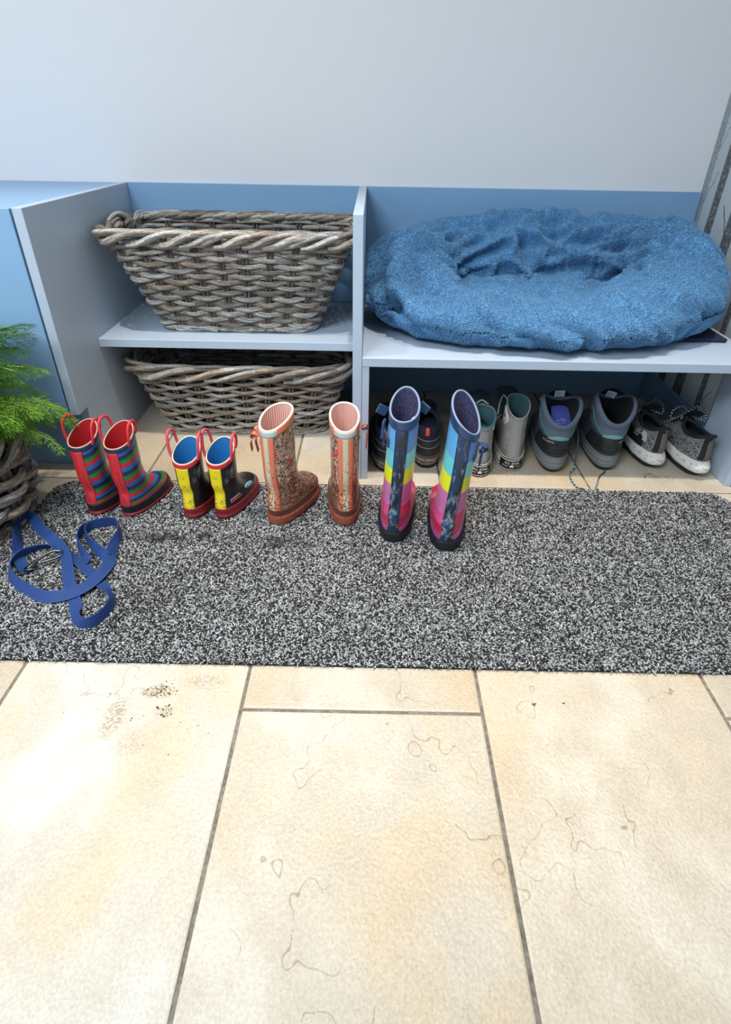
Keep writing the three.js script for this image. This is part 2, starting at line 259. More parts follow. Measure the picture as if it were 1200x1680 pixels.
// o: base/top half sizes, height, rows, stakes, rod radius, corner exponent, slope of the rows
function basket(t, o) {
  const tabs = new Map(), tab = (h) => { const key = Math.round(h * 400); if (!tabs.has(key)) { const k = key / 400, bulge = (o.bulge ?? 0) * Math.sin(Math.PI * clamp(k, 0, 1)); tabs.set(key, arcTable(roundRect(lerp(o.base[0], o.top[0], k) + bulge, lerp(o.base[1], o.top[1], k) + bulge, o.n))); } return tabs.get(key); };
  const wall = (s, h, out) => { const T = tab(h), p = T.at(s), a = T.at(s - 0.002), b = T.at(s + 0.002), l = Math.hypot(b[0] - a[0], b[1] - a[1]) || 1; return V(p[0] + (b[1] - a[1]) / l * out, h * o.height, p[1] - (b[0] - a[0]) / l * out); };
  const seen = o.seen ?? (() => true);
  for (let i = 0; i < o.stakes; i++) {                   // pairs of upright stakes
    const s = (i + 0.25) / o.stakes; if (!seen(s)) continue;
    for (const d of [-1, 1]) add('stake', tubeGeo([0.0, 0.25, 0.5, 0.75, 1.0].map((h) => wall(s + d * o.r * 0.8 / tab(h).L, h, 0)), o.r * 0.72, 8, 5), stakeMat, t);
  }
  const rowH = 1 / o.rows, L0 = tab(0.5).L;
  for (let k = 0; k < o.rows; k++) {
    const h0 = (k + 0.6) * rowH; let s = rr(0, 0.2);
    const end = s + 1;
    while (s < end - 0.02) {
      const len = Math.min(rr(o.span[0], o.span[1]) / o.stakes, end - s + 0.02), pts = [], n = Math.max(6, Math.round(len * o.stakes * 5)), ph = rr(-0.12, 0.12), amp = o.weave * rr(0.85, 1.15), sag = rr(-0.1, 0.1);
      let show = false;
      for (let i = 0; i <= n; i++) {
        const q = s + (i / n) * (len + 0.5 / o.stakes), w = Math.cos((q * o.stakes - 0.25) * Math.PI + (k % 2) * Math.PI), slope = (o.slope ?? 0) * (i / n - 0.5);
        pts.push(wall(q, clamp(h0 + rowH * (ph + sag * Math.sin(i / n * Math.PI) + slope - 0.3 * w * (o.dip ?? 0)), 0.01, 1), w * amp + o.r * 0.1)); if (seen(q)) show = true;
      }
      const r = o.r * rr(0.82, 1.12), t0 = rr(0.55, 0.8);
      if (show) add('weaver', tubeGeo(pts, r, n * 2, 7, false, (x) => 1 - (1 - t0) * (1 - smooth(Math.min(x, 1 - x), 0, 0.22))), rodMat(), t);
      s += len;
    }
  }
  // foot: two bands of finer rods round the bottom
  for (let k = 0; k < 2; k++) for (let i = 0; i < 9; i++) { const s0 = i / 9 + k * 0.05; if (!seen(s0 + 0.05)) continue; const pts = []; for (let j = 0; j <= 14; j++) { const q = s0 + (j / 14) * 0.135; pts.push(wall(q, 0.005 + 0.02 * k + 0.03 * Math.sin(j / 14 * Math.PI), o.weave * 0.9 + (j % 2 ? 0.001 : -0.001))); } add('foot_rod', tubeGeo(pts, o.r * 0.8, 28, 6), rodMat(), t); }
  // border: each rod comes up from inside, rolls over the edge and dives under the next ones
  const N = o.border, step = 1 / N;
  for (let i = 0; i < N; i++) for (let m = 0; m < 2; m++) {
    const pts = [], s0 = i * step + m * step * 0.28, span = step * rr(2.4, 2.9), R = o.r * 1.25; let show = false;
    for (let j = 0; j <= 16; j++) {
      const x = j / 16, q = s0 + x * span, out = lerp(-o.r * 1.8, o.r * 2.6, smooth(x, 0.08, 0.62)) - o.r * 0.8 * smooth(x, 0.75, 1), up = (0.5 + 1.15 * Math.sin(Math.PI * clamp(x * 1.15, 0, 1)) - 2.2 * smooth(x, 0.5, 1) - m * 0.55) * R * o.braid;
      const p = wall(q, 1, out + m * o.r * 0.5); p.y += up; pts.push(p); if (seen(q)) show = true;
    }
    if (show) add('border_rod', tubeGeo(pts, R * rr(0.85, 1.1), 30, 7, false, (x) => 1 - 0.35 * (1 - smooth(Math.min(x, 1 - x), 0, 0.2))), rodMat(), t);
  }
  add('base_board', gridGeo(36, 4, (a, b) => { const p = tab(0).at(a); return V(p[0] * (1 - b) * 0.97, 0.012, p[1] * (1 - b) * 0.97); }), stakeMat, t);
  for (const sgn of o.handles ?? []) for (let m = 0; m < 3; m++) { // twisted loop handle at a short end
    const pts = []; for (let j = 0; j <= 22; j++) { const x = j / 22, a = x * Math.PI, tw = x * 9 + m * 2.094; pts.push(V(sgn * (o.top[0] + 0.004 + 0.009 * Math.cos(tw)), o.height - 0.03 + Math.sin(a) * o.rise + 0.007 * Math.sin(tw), Math.cos(a) * 0.075 + (o.hz ?? 0))); }
    add('handle', tubeGeo(pts, o.r * 0.95, 44, 6), rodMat(), t);
  }
  return wall;
}
basket(thing('wicker_basket', 'large grey willow basket standing on the upper left shelf', 'basket', [-0.372, 0.3055, -1.768]), { base: [0.212, 0.135], top: [0.325, 0.185], height: 0.245, n: 7, rows: 17, stakes: 28, r: 0.0064, weave: 0.0066, span: [3, 5.5], border: 26, braid: 1, dip: 0.6, handles: [-1, 1], rise: 0.055 });
basket(thing('wicker_basket', 'grey willow basket with a looped border, on the floor under the left shelf', 'basket', [-0.378, 0.001, -1.765]), { base: [0.245, 0.150], top: [0.318, 0.19], height: 0.205, n: 6, rows: 15, stakes: 26, r: 0.0060, weave: 0.0058, span: [3, 5.5], border: 17, braid: 1.25, dip: 0.9, handles: [-1, 1], rise: 0.05 });

// ------------------------------------------------------------------ potted fern in its round basket
const POT = [-0.995, 0.001, -1.112];
basket(thing('plant_basket', 'round basket of thick grey rods on the floor at the left edge, holding the fern', 'basket', POT), { base: [0.176, 0.176], top: [0.192, 0.192], height: 0.195, n: 2, rows: 8, stakes: 15, r: 0.0104, weave: 0.011, span: [3, 5], border: 15, braid: 1.0, slope: 1.6, bulge: 0.022 });
{
  const fern = thing('fern', 'bright green asparagus fern with feathery arching fronds spilling over its round basket', 'plant', [POT[0], POT[1] + 0.02, POT[2]]);
  const soil = gridGeo(48, 8, (a, b) => { const r = 0.165 * (1 - b), x = Math.cos(a * 6.2832) * r, z = Math.sin(a * 6.2832) * r; return V(x, 0.125 + 0.012 * fbm(x * 30, z * 30, 2, 3), z); });
  const pot = new THREE.LatheGeometry([[0.0, 0.0], [0.13, 0.0], [0.165, 0.13], [0.172, 0.132], [0.168, 0.12], [0.0, 0.1]].map((p) => new THREE.Vector2(...p)), 40);
  add('pot', pot, std('#4b4138', 0.8), fern); add('soil', soil, std('#3a2c20', 0.95), fern);
  const greens = ['#609a2e', '#76ad36', '#4c8228', '#8ab83f', '#3e7026', '#9abf4c'].map((c) => std(c, 0.55, { roughness: 0.55 }));
  const pale = std('#a9bb6a', 0.6);
  // frond: arching stem, flat sprays of side shoots, each with fine needles
  function frond(dir, len, rise, droop, fan, mat, start = 0.02, densify = 1) {
    const stem = [], N = 16, side = V(-Math.sin(dir), 0, Math.cos(dir)), out = V(Math.cos(dir), 0, Math.sin(dir)); let p = V(out.x * start, 0.12, out.z * start), el = rise;
    for (let i = 0; i <= N; i++) { stem.push(p.clone()); p.addScaledVector(out, Math.cos(el) * len / N).add(V(0, Math.sin(el) * len / N, 0)).addScaledVector(side, rr(-0.004, 0.004)); el -= droop / N * (0.4 + 1.2 * i / N); if (p.z < -0.205) p.z = -0.205; if (p.y < 0.01) p.y = 0.01; }
    const c = new THREE.CatmullRomCurve3(stem), P = [], I = [];
    const needle = (a, d, l, w) => { const s = V(d.y, -d.x, 0.3).cross(d).normalize().multiplyScalar(w), n = P.length / 3, m = a.clone().addScaledVector(d, l * 0.45), e = a.clone().addScaledVector(d, l), up = d.clone().cross(s).normalize().multiplyScalar(w * 0.8); for (const q of [a, m.clone().add(s), m.clone().sub(s), e, m.clone().add(up)]) P.push(q.x, q.y, q.z); I.push(n, n + 1, n + 4, n, n + 4, n + 2, n + 1, n + 3, n + 4, n + 2, n + 4, n + 3); };
    const shoots = Math.round(58 * len / 0.4 * densify);
    for (let i = 0; i < shoots; i++) {
      const t = 0.16 + 0.84 * i / shoots, b = c.getPointAt(t), tan = c.getTangentAt(t), sgn = i % 2 ? 1 : -1, plane = tan.clone().cross(V(0, 1, 0)).normalize();
      const sl = fan * Math.sin(Math.PI * clamp(0.12 + 0.85 * t, 0, 1)) * rr(0.75, 1.15), d0 = plane.clone().multiplyScalar(sgn).addScaledVector(tan, rr(0.5, 0.9)).add(V(0, rr(-0.25, 0.12), 0)).normalize();
      if (b.z < -0.2 || b.y < 0.004) continue; const q = b.clone(), d = d0.clone(), M = Math.max(5, Math.round(sl / 0.0042));
      for (let m = 0; m < M; m++) {
        q.addScaledVector(d, sl / M); if (q.z < -0.215) break; q.y = Math.max(q.y, 0.0); d.y -= 0.9 / M * 0.9; d.normalize();
        const l = lerp(0.0145, 0.009, m / M) * rr(0.8, 1.2);
        for (const k of [-1, 1]) { const nd = d.clone().cross(V(0, 1, 0)).multiplyScalar(k * rr(0.6, 1)).addScaledVector(d, rr(0.5, 1)).add(V(0, rr(-0.3, 0.5), 0)).normalize(); needle(q, nd, l, 0.0010); }
      }
      needle(b, d0, sl * 0.98, 0.0007);
    }
    const g = new THREE.BufferGeometry(); g.setAttribute('position', new THREE.Float32BufferAttribute(P, 3)); g.setIndex(I); g.computeVertexNormals();
    const f = add('frond', g, mat, fern); part('stem', tubeGeo(stem, 0.0014, 24, 5, false, (x) => 1.2 - 0.8 * x), rnd() > 0.5 ? pale : mat, f);
  }
  const R = (d) => d * D2R;  // direction in plan: 0 = +x, 90 = towards the room
  for (let i = 0; i < 22; i++) frond(R(-62 + i * 4 + rr(-3, 3)), rr(0.33, 0.45), rr(1.3, 1.52), rr(1.5, 2.1), rr(0.08, 0.10), greens[[2, 4, 0, 2][i % 4]], rr(0.0, 0.04));         // tall darker sprays at the back
  for (let i = 0; i < 20; i++) frond(R(-36 + i * 4 + rr(-3, 3)), rr(0.26, 0.38), rr(1.1, 1.45), rr(2.0, 2.7), rr(0.07, 0.085), greens[[1, 3, 0, 1][i % 4]], rr(0.02, 0.06));                 // arching over the right of the basket
  for (let i = 0; i < 5; i++) frond(R(40 + i * 15 + rr(-3, 3)), rr(0.21, 0.29), rr(1.15, 1.45), rr(1.9, 2.7), rr(0.07, 0.085), greens[[3, 5, 1, 5][i % 4]], rr(0.0, 0.05));                  // bright ones towards the room
  frond(R(-14), 0.34, 1.05, 2.2, 0.045, greens[1], 0.07, 0.8); frond(R(-19), 0.33, 1.0, 2.5, 0.045, greens[0], 0.07, 0.8); frond(R(-8), 0.29, 0.95, 2.4, 0.042, greens[3], 0.08, 0.8);
  for (let i = 0; i < 8; i++) frond(R(130 + i * 20), rr(0.28, 0.38), rr(1.1, 1.5), rr(1.3, 2.2), rr(0.07, 0.09), greens[i % 6], rr(0.0, 0.06), 0.7);
}

// ------------------------------------------------------------------ dog bed
{
  const bed = thing('dog_bed', 'blue fleece dog bed with a fat bolster, slumped on the right-hand shelf', 'dog bed', [0.462, 0.3345, -1.69]);
  const fleece = dataTex(1024, 1024, (u, v) => { const a = u * 60, b = v * 60, tu = [Math.cos(u * 6.2832), Math.sin(u * 6.2832)]; const k = noise(a * 1.1, b * 0.9, 1) * 0.5 + noise(a * 2.3, b * 2.1, 2) * 0.35 + fbm(tu[0] * 2, tu[1] * 2, v * 6, 3) * 0.55; return [76 + 28 * k, 126 + 34 * k, 170 + 36 * k]; });
  const fleeceBump = dataTex(1024, 1024, (u, v) => { const a = u * 60, b = v * 60, k = 128 + 62 * noise(a * 1.1, b * 0.9, 1) + 46 * noise(a * 2.3, b * 2.1, 2); return [k, k, k]; }, false);
  const mat = phys('#ffffff', 0.95, { map: fleece, bumpMap: fleeceBump, bumpScale: 0.0025, sheen: 0.6, sheenRoughness: 0.5, sheenColor: new THREE.Color(0.35, 0.55, 0.8) });
  // a = angle round the bed (0 = right, 90 = front), b = angle round the bolster
  const ring = roundRect(0.36, 0.185, 2.5);
  const height = (a) => { const f = Math.sin(a), c = Math.cos(a); return f > 0 ? lerp(0.118, 0.050, f ** 1.3) + 0.010 * c : lerp(0.118, 0.135, -f) + 0.008 * c; };
  const thick = (a) => { const f = Math.sin(a); return f > 0 ? lerp(0.118, 0.128, f) : lerp(0.118, 0.10, -f); };
  const ridge = (x) => 1 - Math.abs(x) * 2;
  const P = (S, T) => {
    const a = S * 2 * Math.PI, b = T * 2 * Math.PI, [x0, z0] = ring(S), nx = Math.cos(a), nz = Math.sin(a), hh = height(a), tt = thick(a), cb = Math.cos(b), sb = Math.sin(b);
    // folds run across the bolster and gather at the corners
    const sw = 0.25 * Math.sin(b * 1.3 + nx * 3), warp = noise(nx * 2.1, nz * 2.1, b * 0.35) * 0.5;
    let fold = 0.026 * fbm(nx * 1.5 + 4, nz * 1.5 + sw, sb * 0.4, 2) + 0.019 * (ridge(noise(nx * 3.1 + warp + sw, nz * 3.1, 1 + b * 0.16)) - 0.35) * smooth(noise(nx * 1.5, nz * 1.5, 7 + sb * 0.3), -0.25, 0.6) + 0.0022 * noise(nx * 12, nz * 12, b * 1.6);
    const left = smooth(-nx, 0.45, 0.98) * smooth(nz, -0.4, 0.3); fold += left * (0.022 * Math.sin(b * 5.0 + nz * 7 + 1.6 * noise(nx * 3, nz * 3, b * 0.6)) + 0.010 * ridge(noise(nz * 6, b * 1.1, 2.2)) - 0.014);
    const inner = smooth(-cb, -0.3, 0.6); fold += inner * smooth(nx, 0.3, 0.8) * 0.024 * (ridge(noise(nz * 2.4 + b * 1.2, b * 1.3, 4.4)) - 0.3) + inner * smooth(-nz, 0.2, 0.8) * 0.026 * (ridge(noise(nx * 1.7 + b * 0.5, b * 1.7, 8.4)) - 0.3);
    fold += smooth(cb, 0, 0.8) * smooth(nz, 0, 0.6) * 0.009 * noise(nx * 5.2 + 0.5 * sb, sb * 0.7, 3.3);
    fold *= 1 - 0.75 * smooth(-sb, 0.1, 0.9) * smooth(nz, -0.1, 0.5);
    const r1 = tt + fold, r2 = hh + fold * 0.9; let x = x0 + nx * r1 * cb, z = z0 + nz * r1 * cb, y = hh * 0.92 + r2 * sb;
    if (y < 0.004) y = 0.004 + (y - 0.004) * 0.03;
    x = clamp(x, -0.476, 0.494); z = clamp(z, -0.276, 0.34);
    return V(x, y, z);
  };
  const NU = 420, NV = 130, bolster = weldSeam(gridGeo(NU, NV, P, (s, t) => [s * 5, t * 2]), NU, NV);
  add('bolster', bolster, mat, bed);
  const C = (S, T) => { const [x, z] = ring(S), k = (1 - T) * 0.98, X = x * k, Z = z * k; return V(X, 0.054 + 0.046 * (1 - k ** 3) - 0.12 * Z + 0.016 * fbm(X * 4, Z * 5, 3, 3) + 0.008 * noise(X * 11, Z * 11, 5) - 0.02 * Math.exp(-((X + 0.02) ** 2 + (Z + 0.03) ** 2) / 0.0016), Z); };
  const cushion = weldSeam(gridGeo(160, 50, C, (s, t) => { const p = C(s, t); return [p.x * 1.7, p.z * 1.7]; }), 160, 50);
  add('cushion', cushion, mat, bed);
  add('base_pad', box(-0.30, 0.468, 0.0005, 0.010, -0.25, 0.175, 0.004), std('#16243c', 0.8), bed);
  // pile of the fleece
  const tuft = new THREE.ConeGeometry(0.0012, 0.0050, 4, 2).translate(0, 0.0014, 0); { const p = tuft.attributes.position; for (let i = 0; i < p.count; i++) { const y = p.getY(i); p.setX(i, p.getX(i) + y * y * 70); } tuft.computeVertexNormals(); }
  const N = 150000, im = new THREE.InstancedMesh(tuft, std('#ffffff', 0.9), N), m4 = new THREE.Matrix4(), q = new THREE.Quaternion(), q2 = new THREE.Quaternion(), up = V(0, 1, 0), col = new THREE.Color();
  let n = 0;
  while (n < N) {
    const onCushion = rnd() < 0.13, s = rnd(), t = onCushion ? 1 - Math.sqrt(rnd()) : rr(0.0, 0.72) - 0.2, f = onCushion ? C : P, e = 0.002;
    const p = f(s, t); if (!onCushion && p.z < -0.1 && rnd() < 0.45) continue; if (!onCushion && (p.y < 0.006)) continue;
    const du = f(s + e, t).sub(p), dv = f(s, t + e).sub(p), nrm = dv.cross(du).normalize(); if (!onCushion) { const [cx, cz] = ring(s); if (nrm.dot(V(p.x - cx, p.y - height(s * 6.2832) * 0.92, p.z - cz)) < 0) nrm.negate(); } else if (nrm.y < 0) nrm.negate();
    nrm.add(V(rr(-0.6, 0.6), rr(-0.8, 0.3), rr(-0.4, 0.6))).normalize();
    q.setFromUnitVectors(up, nrm); q2.setFromAxisAngle(up, rr(0, 6.28)); q.multiply(q2);
    const k = rr(0.7, 1.25); m4.compose(p, q, V(k, k, k)); im.setMatrixAt(n, m4);
    const g = rr(0.8, 1.2); col.setRGB(0.125 * g, 0.285 * g, 0.48 * g); im.setColorAt(n, col); n++;
  }
  im.name = 'fleece_pile'; im.userData.kind = 'stuff'; shade(im); bed.add(im);
}

// ------------------------------------------------------------------ door mat
const MAT = { x0: -0.806, x1: 0.928, z0: -1.303, z1: -0.698, y: 0.0095 };
{
  const mat = thing('door_mat', 'long black and white speckled pile mat lying across the floor tiles', 'mat');
  const { x0, x1, z0, z1 } = MAT, R = 0.055, sh = new THREE.Shape();
  sh.moveTo(x0 + R, z0); sh.lineTo(x1 - R, z0); sh.quadraticCurveTo(x1, z0, x1, z0 + R); sh.lineTo(x1, z1 - R); sh.quadraticCurveTo(x1, z1, x1 - R, z1); sh.lineTo(x0 + R, z1); sh.quadraticCurveTo(x0, z1, x0, z1 - R); sh.lineTo(x0, z0 + R); sh.quadraticCurveTo(x0, z0, x0 + R, z0);
  const g = new THREE.ExtrudeGeometry(sh, { depth: 0.003, bevelEnabled: false, curveSegments: 10 }); g.rotateX(Math.PI / 2); g.translate(0, 0.0036, 0);
  add('rubber_backing', g, std('#0b0b0c', 0.9), mat);
  // bent pile ends
  const P = [], I = [], rings = 5, rad = 5; for (let j = 0; j < rings; j++) { const t = j / (rings - 1), r = 0.00105 * (j === 0 ? 0.7 : j === rings - 1 ? 0.55 : 1), x = 0.0036 * t * t, y = 0.0055 * t - 0.0012 * t * t; for (let i = 0; i < rad; i++) { const a = i / rad * 6.2832; P.push(x + Math.cos(a) * r, y + Math.cos(a) * r * -0.4 * t, Math.sin(a) * r); } }
  for (let j = 0; j < rings - 1; j++) for (let i = 0; i < rad; i++) { const a = j * rad + i, b = j * rad + (i + 1) % rad; I.push(a, a + rad, b + rad, a, b + rad, b); }
  const top = (rings - 1) * rad; for (let i = 1; i < rad - 1; i++) I.push(top, top + i + 1, top + i);
  const tg = new THREE.BufferGeometry(); tg.setAttribute('position', new THREE.Float32BufferAttribute(P, 3)); tg.setIndex(I); tg.computeVertexNormals();
  const step = 0.0022, nx = Math.floor((x1 - x0) / step), nz = Math.floor((z1 - z0) / step), im = new THREE.InstancedMesh(tg, std('#ffffff', 0.85), nx * nz), m4 = new THREE.Matrix4(), e = new THREE.Euler(), q = new THREE.Quaternion(), col = new THREE.Color(); let n = 0;
  const dirt = (x, z) => { let d = 0; for (const [cx, cz, rx, rz, a] of [[-0.43, -1.066, 0.18, 0.032, 1], [-0.22, -1.050, 0.15, 0.026, 0.85], [0.02, -1.0, 0.1, 0.05, 0.35], [-0.44, -0.86, 0.09, 0.07, 0.4], [0.13, -1.2, 0.05, 0.05, 0.35], [0.2, -0.95, 0.16, 0.05, 0.25]]) { const k = ((x - cx) / rx) ** 2 + ((z - cz) / rz) ** 2; d = Math.max(d, a * (1 - smooth(k, 0.1, 1)) * smooth(fbm(x * 22, z * 30, 4, 3), -0.35, 0.3)); } return d; };  // dirt smears; the spot between the rainbow boots paints in their shadow
  for (let j = 0; j < nz; j++) for (let i = 0; i < nx; i++) {
    const x = x0 + (i + rr(0.05, 0.95)) * step, z = z0 + (j + rr(0.05, 0.95)) * step, ex = Math.max(0, x0 + R - x, x - x1 + R), ez = Math.max(0, z0 + R - z, z - z1 + R); if (ex * ex + ez * ez > R * R) continue;
    e.set(rr(-0.35, 0.35), rr(0, 6.2832), rr(-0.9, 0.1), 'YXZ'); q.setFromEuler(e); const s = rr(0.8, 1.25); m4.compose(V(x, 0.0034, z), q, V(s, s * rr(0.8, 1.15), s)); im.setMatrixAt(n, m4);
    const clump = noise(x * 300, z * 300, 3) * 0.26 + rr(-0.5, 0.5), k = clump > 0.10 ? rr(0.26, 0.58) : clump > -0.04 ? rr(0.08, 0.22) : rr(0.006, 0.022), d = dirt(x, z);
    col.setRGB(k * lerp(1, 0.20, d), k * lerp(1, 0.17, d), k * lerp(1.01, 0.14, d)); im.setColorAt(n, col); n++;
  }
  im.count = n; im.name = 'mat_pile'; im.userData.kind = 'stuff'; shade(im); mat.add(im);
}

// ------------------------------------------------------------------ footwear: local z runs from heel to toe, x is the wearer-neutral side axis, u = 0 at the heel seam and grows to the right seen from behind
const MAT_TOP = 0.0075;
function footwear(name, label, category, x, z, yaw, y, group) { return thing(name, label, category, [x, y, z], Math.PI - yaw * D2R, group); }
function wellyRows(o) {
  const { L, H0, H1, bw, sw, sd, ys = 0.02, lean = 0, calf = 0, fb = 0.12 } = o, k = L / 0.19, f = (y) => ys + (y - 0.02) * k;
  const r = [[0, L - 0.004, f(0.02), 0.003, f(0.02), bw * 0.97, 2.5, 0.10], [0.07, L, f(0.033), 0, f(0.032), bw, 2.4, fb], [0.14, L - 0.006, f(0.049), -0.001, f(0.042), bw, 2.35, fb], [0.21, L * 0.905, f(0.060), 0, f(0.05), bw * 0.98, 2.3, fb], [0.28, L * 0.79, f(0.068), 0.001, f(0.058), bw * 0.94, 2.25, 0.08], [0.35, L * 0.67, f(0.078), 0.003, f(0.068), bw * 0.90, 2.2, 0.05], [0.43, sd + 0.012, f(0.098), 0.006, f(0.085), lerp(bw * 0.86, sw, 0.5), 2.1, 0.02]];
  const yf = f(0.098), yb = f(0.085); for (const t of [0.25, 0.5, 0.75, 1]) r.push([0.43 + 0.57 * t, sd + lean * t + calf * Math.sin(t * 2.2) * 0.5, lerp(yf, H1, t), lerp(0.006, lean * t - calf * Math.sin(t * 2.2), t > 0 ? 1 : 0), lerp(yb, H0, t), lerp(lerp(bw * 0.86, sw, 0.5), sw, t), 2.05, 0, t === 1 ? (o.dip ?? 0) : (o.dip ?? 0) * t * 0.4, 0, (o.tilt ?? 0) * t * t * t]);
  return r;
}
function soleRows(L, bw, ys, grow = 0.003, drop = 0.0) { return [[0, L + grow - 0.004, 0.0015 + drop, -grow + 0.002, 0.0, bw + grow - 0.002, 2.6, 0.10], [0.25, L + grow, 0.004 + drop, -grow, 0.003, bw + grow, 2.6, 0.11], [0.9, L + grow, ys - 0.001, -grow + 0.001, ys - 0.001, bw + grow, 2.6, 0.11], [1, L + grow - 0.002, ys + 0.002, -grow + 0.003, ys + 0.002, bw + grow - 0.003, 2.6, 0.11]]; }
// shared build of a rubber boot; m: materials { body, lining, rim, sole, band, heel }
function welly(t, o, m) {
  const S = new Skin(wellyRows(o)); S.lean = o.shaftLean ?? 0;
  part('upper', S.body(0, 1, 72, 110), m.body, t);
  part('lining', mergeGeometries([S.body(0.30, 1, 48, 50, -0.0032), S.cap(0.32, -0.003, 48)].map((g) => g.toNonIndexed())), m.lining, t);
  part('rim', S.ringTube(0.998, o.rimR ?? 0.0022, -0.0012), m.rim, t);
  const sole = new Skin(soleRows(o.L, o.bw, o.ys ?? 0.02)); part('sole', mergeGeometries([sole.body(0, 1, 64, 8), sole.cap(0, 0, 64)].map((g) => g.toNonIndexed())), m.sole, t);
  if (m.band) part('foot_band', S.panel((s, q) => [s, lerp(0.0, o.band[0] + o.band[1] * (0.5 + 0.5 * Math.cos(s * 4 * Math.PI)), q)], 64, 6, 0.0022, true), m.band, t);
  if (m.collar) part('collar', S.panel((s, q) => [s, lerp(1 - o.collar, 0.998, q)], 60, 4, 0.0016, true), m.collar, t);
  if (m.heel) part('heel_strip', S.panel((s, q) => { const v = lerp(o.strip[0], 1 - (o.collar ?? 0) * 0.95, q); return [(s - 0.5) * lerp(o.strip[1], o.strip[2], q) + (o.strip[3] ?? 0), v]; }, 8, 40, 0.0018), m.heel, t);
  return S;
}
function pullHandle(S, t, u, mat, rise, spread = 0.055, r = 0.0032) {
  const a = S.pos(u - spread, 0.965, 0.002), b = S.pos(u + spread, 0.965, 0.002), c = a.clone().add(b).multiplyScalar(0.5), h = Math.max(a.y, b.y), o = S.pos(u, 0.98, 0.008).sub(S.pos(u, 0.98, 0)).normalize().multiplyScalar(0.004);
  const w = a.clone().sub(b).multiplyScalar(0.5), pts = [[1, -0.1], [1, 0.25], [0.93, 0.6], [0.62, 0.9], [0, 1], [-0.62, 0.9], [-0.93, 0.6], [-1, 0.25], [-1, -0.1]].map(([p, q]) => V(c.x + w.x * p + o.x * (0.6 + q), lerp(p > 0 ? a.y : b.y, h + rise, q), c.z + w.z * p + o.z * (0.6 + q)));
  pts[0] = a; pts[8] = b; add('pull_handle', tubeGeo(pts, r, 40, 8), mat, t);
}
const noiseTex = (w, h, base, amp, sx, sy) => dataTex(w, h, (u, v) => { const k = amp * fbm(u * sx, v * sy, 2.4, 4); return [base[0] + k, base[1] + k, base[2] + k]; });
const grit = (g, w, h, n, colors, q, y0 = 0, y1 = 1, sz = 3) => { for (let i = 0; i < n; i++) { g.fillStyle = colors[Math.floor(q() * colors.length)]; g.globalAlpha = 0.25 + 0.6 * q(); const x = q() * w, y = h * (y0 + (y1 - y0) * q()), s = sz * (0.3 + q() * q() * 1.6); g.beginPath(); g.ellipse(x, y, s, s * (0.4 + q()), q() * 3, 0, 6.3); g.fill(); } g.globalAlpha = 1; };

// --- striped boots
{
  const cols = ['#1b2a4c', '#2c62ad', '#c8202f', '#1f7a33'], seq = [0, 1, 2, 3];
  const bodyTex = canvasTex(512, 1024, (g, w, h) => { const n = 20; for (let i = 0; i < n; i++) { g.fillStyle = cols[seq[(i + 3) % 4]]; g.fillRect(0, h - (i + 1) * h / n, w, h / n + 1); } grit(g, w, h, 500, ['#232a3a', '#33405a', '#5c4a40'], mulberry(3), 0, 1, 3); });
  const stripTex = canvasTex(128, 512, (g, w, h) => {
    g.fillStyle = '#d22a33'; g.fillRect(0, 0, w, h); g.strokeStyle = '#26131c'; g.lineWidth = 3.2; const q = mulberry(12);
    g.save(); g.translate(w * 0.62, h * 0.30); g.rotate(Math.PI / 2); g.font = 'italic 34px serif'; g.fillStyle = '#35161e'; g.fillText('grass & air', 0, 0); g.restore();
    for (let k = 0; k < 5; k++) { const y = h * (0.76 + k * 0.04); g.beginPath(); g.moveTo(w * 0.3 + q() * 8, y); g.lineTo(w * 0.75, y + q() * 8 - 4); g.moveTo(w * 0.55, y - 8); g.lineTo(w * 0.52 + q() * 10, y + 10); g.stroke(); }
    grit(g, w, h, 150, ['#2b2126', '#6b2028'], q, 0.78, 1, 3);
  });
  const red = phys('#d8323c', 0.4), gl = { clearcoat: 0.5, clearcoatRoughness: 0.3 };
  const m = { body: phys('#ffffff', 0.45, { map: bodyTex, ...gl }), lining: std('#b8141b', 0.85), rim: std('#c9a692', 0.7), sole: std('#7d1420', 0.6), band: phys('#15161b', 0.5), collar: phys('#1d2a45', 0.45, gl), heel: phys('#ffffff', 0.45, { map: stripTex, ...gl }) };
  const o = { L: 0.166, H0: 0.180, H1: 0.217, bw: 0.033, sw: 0.0325, sd: 0.076, ys: 0.007, lean: -0.002, dip: -0.004, band: [0.135, 0.03], rimR: 0.0016, collar: 0.055, strip: [0.17, 0.14, 0.145] };
  for (const [x, z, yaw, label] of [[-0.656, -1.147, 14, 'red, green and navy striped child boot, left one, nearer the fern'], [-0.574, -1.143, 16, 'red, green and navy striped child boot, right one, toe fully in view']]) {
    const t = footwear('rain_boot', label, 'boot', x, z, yaw, MAT_TOP, 'striped child boots'), S = welly(t, o, m);
    pullHandle(S, t, 0.27, red, 0.036, 0.075); pullHandle(S, t, 0.73, red, 0.036, 0.075);
  }
}
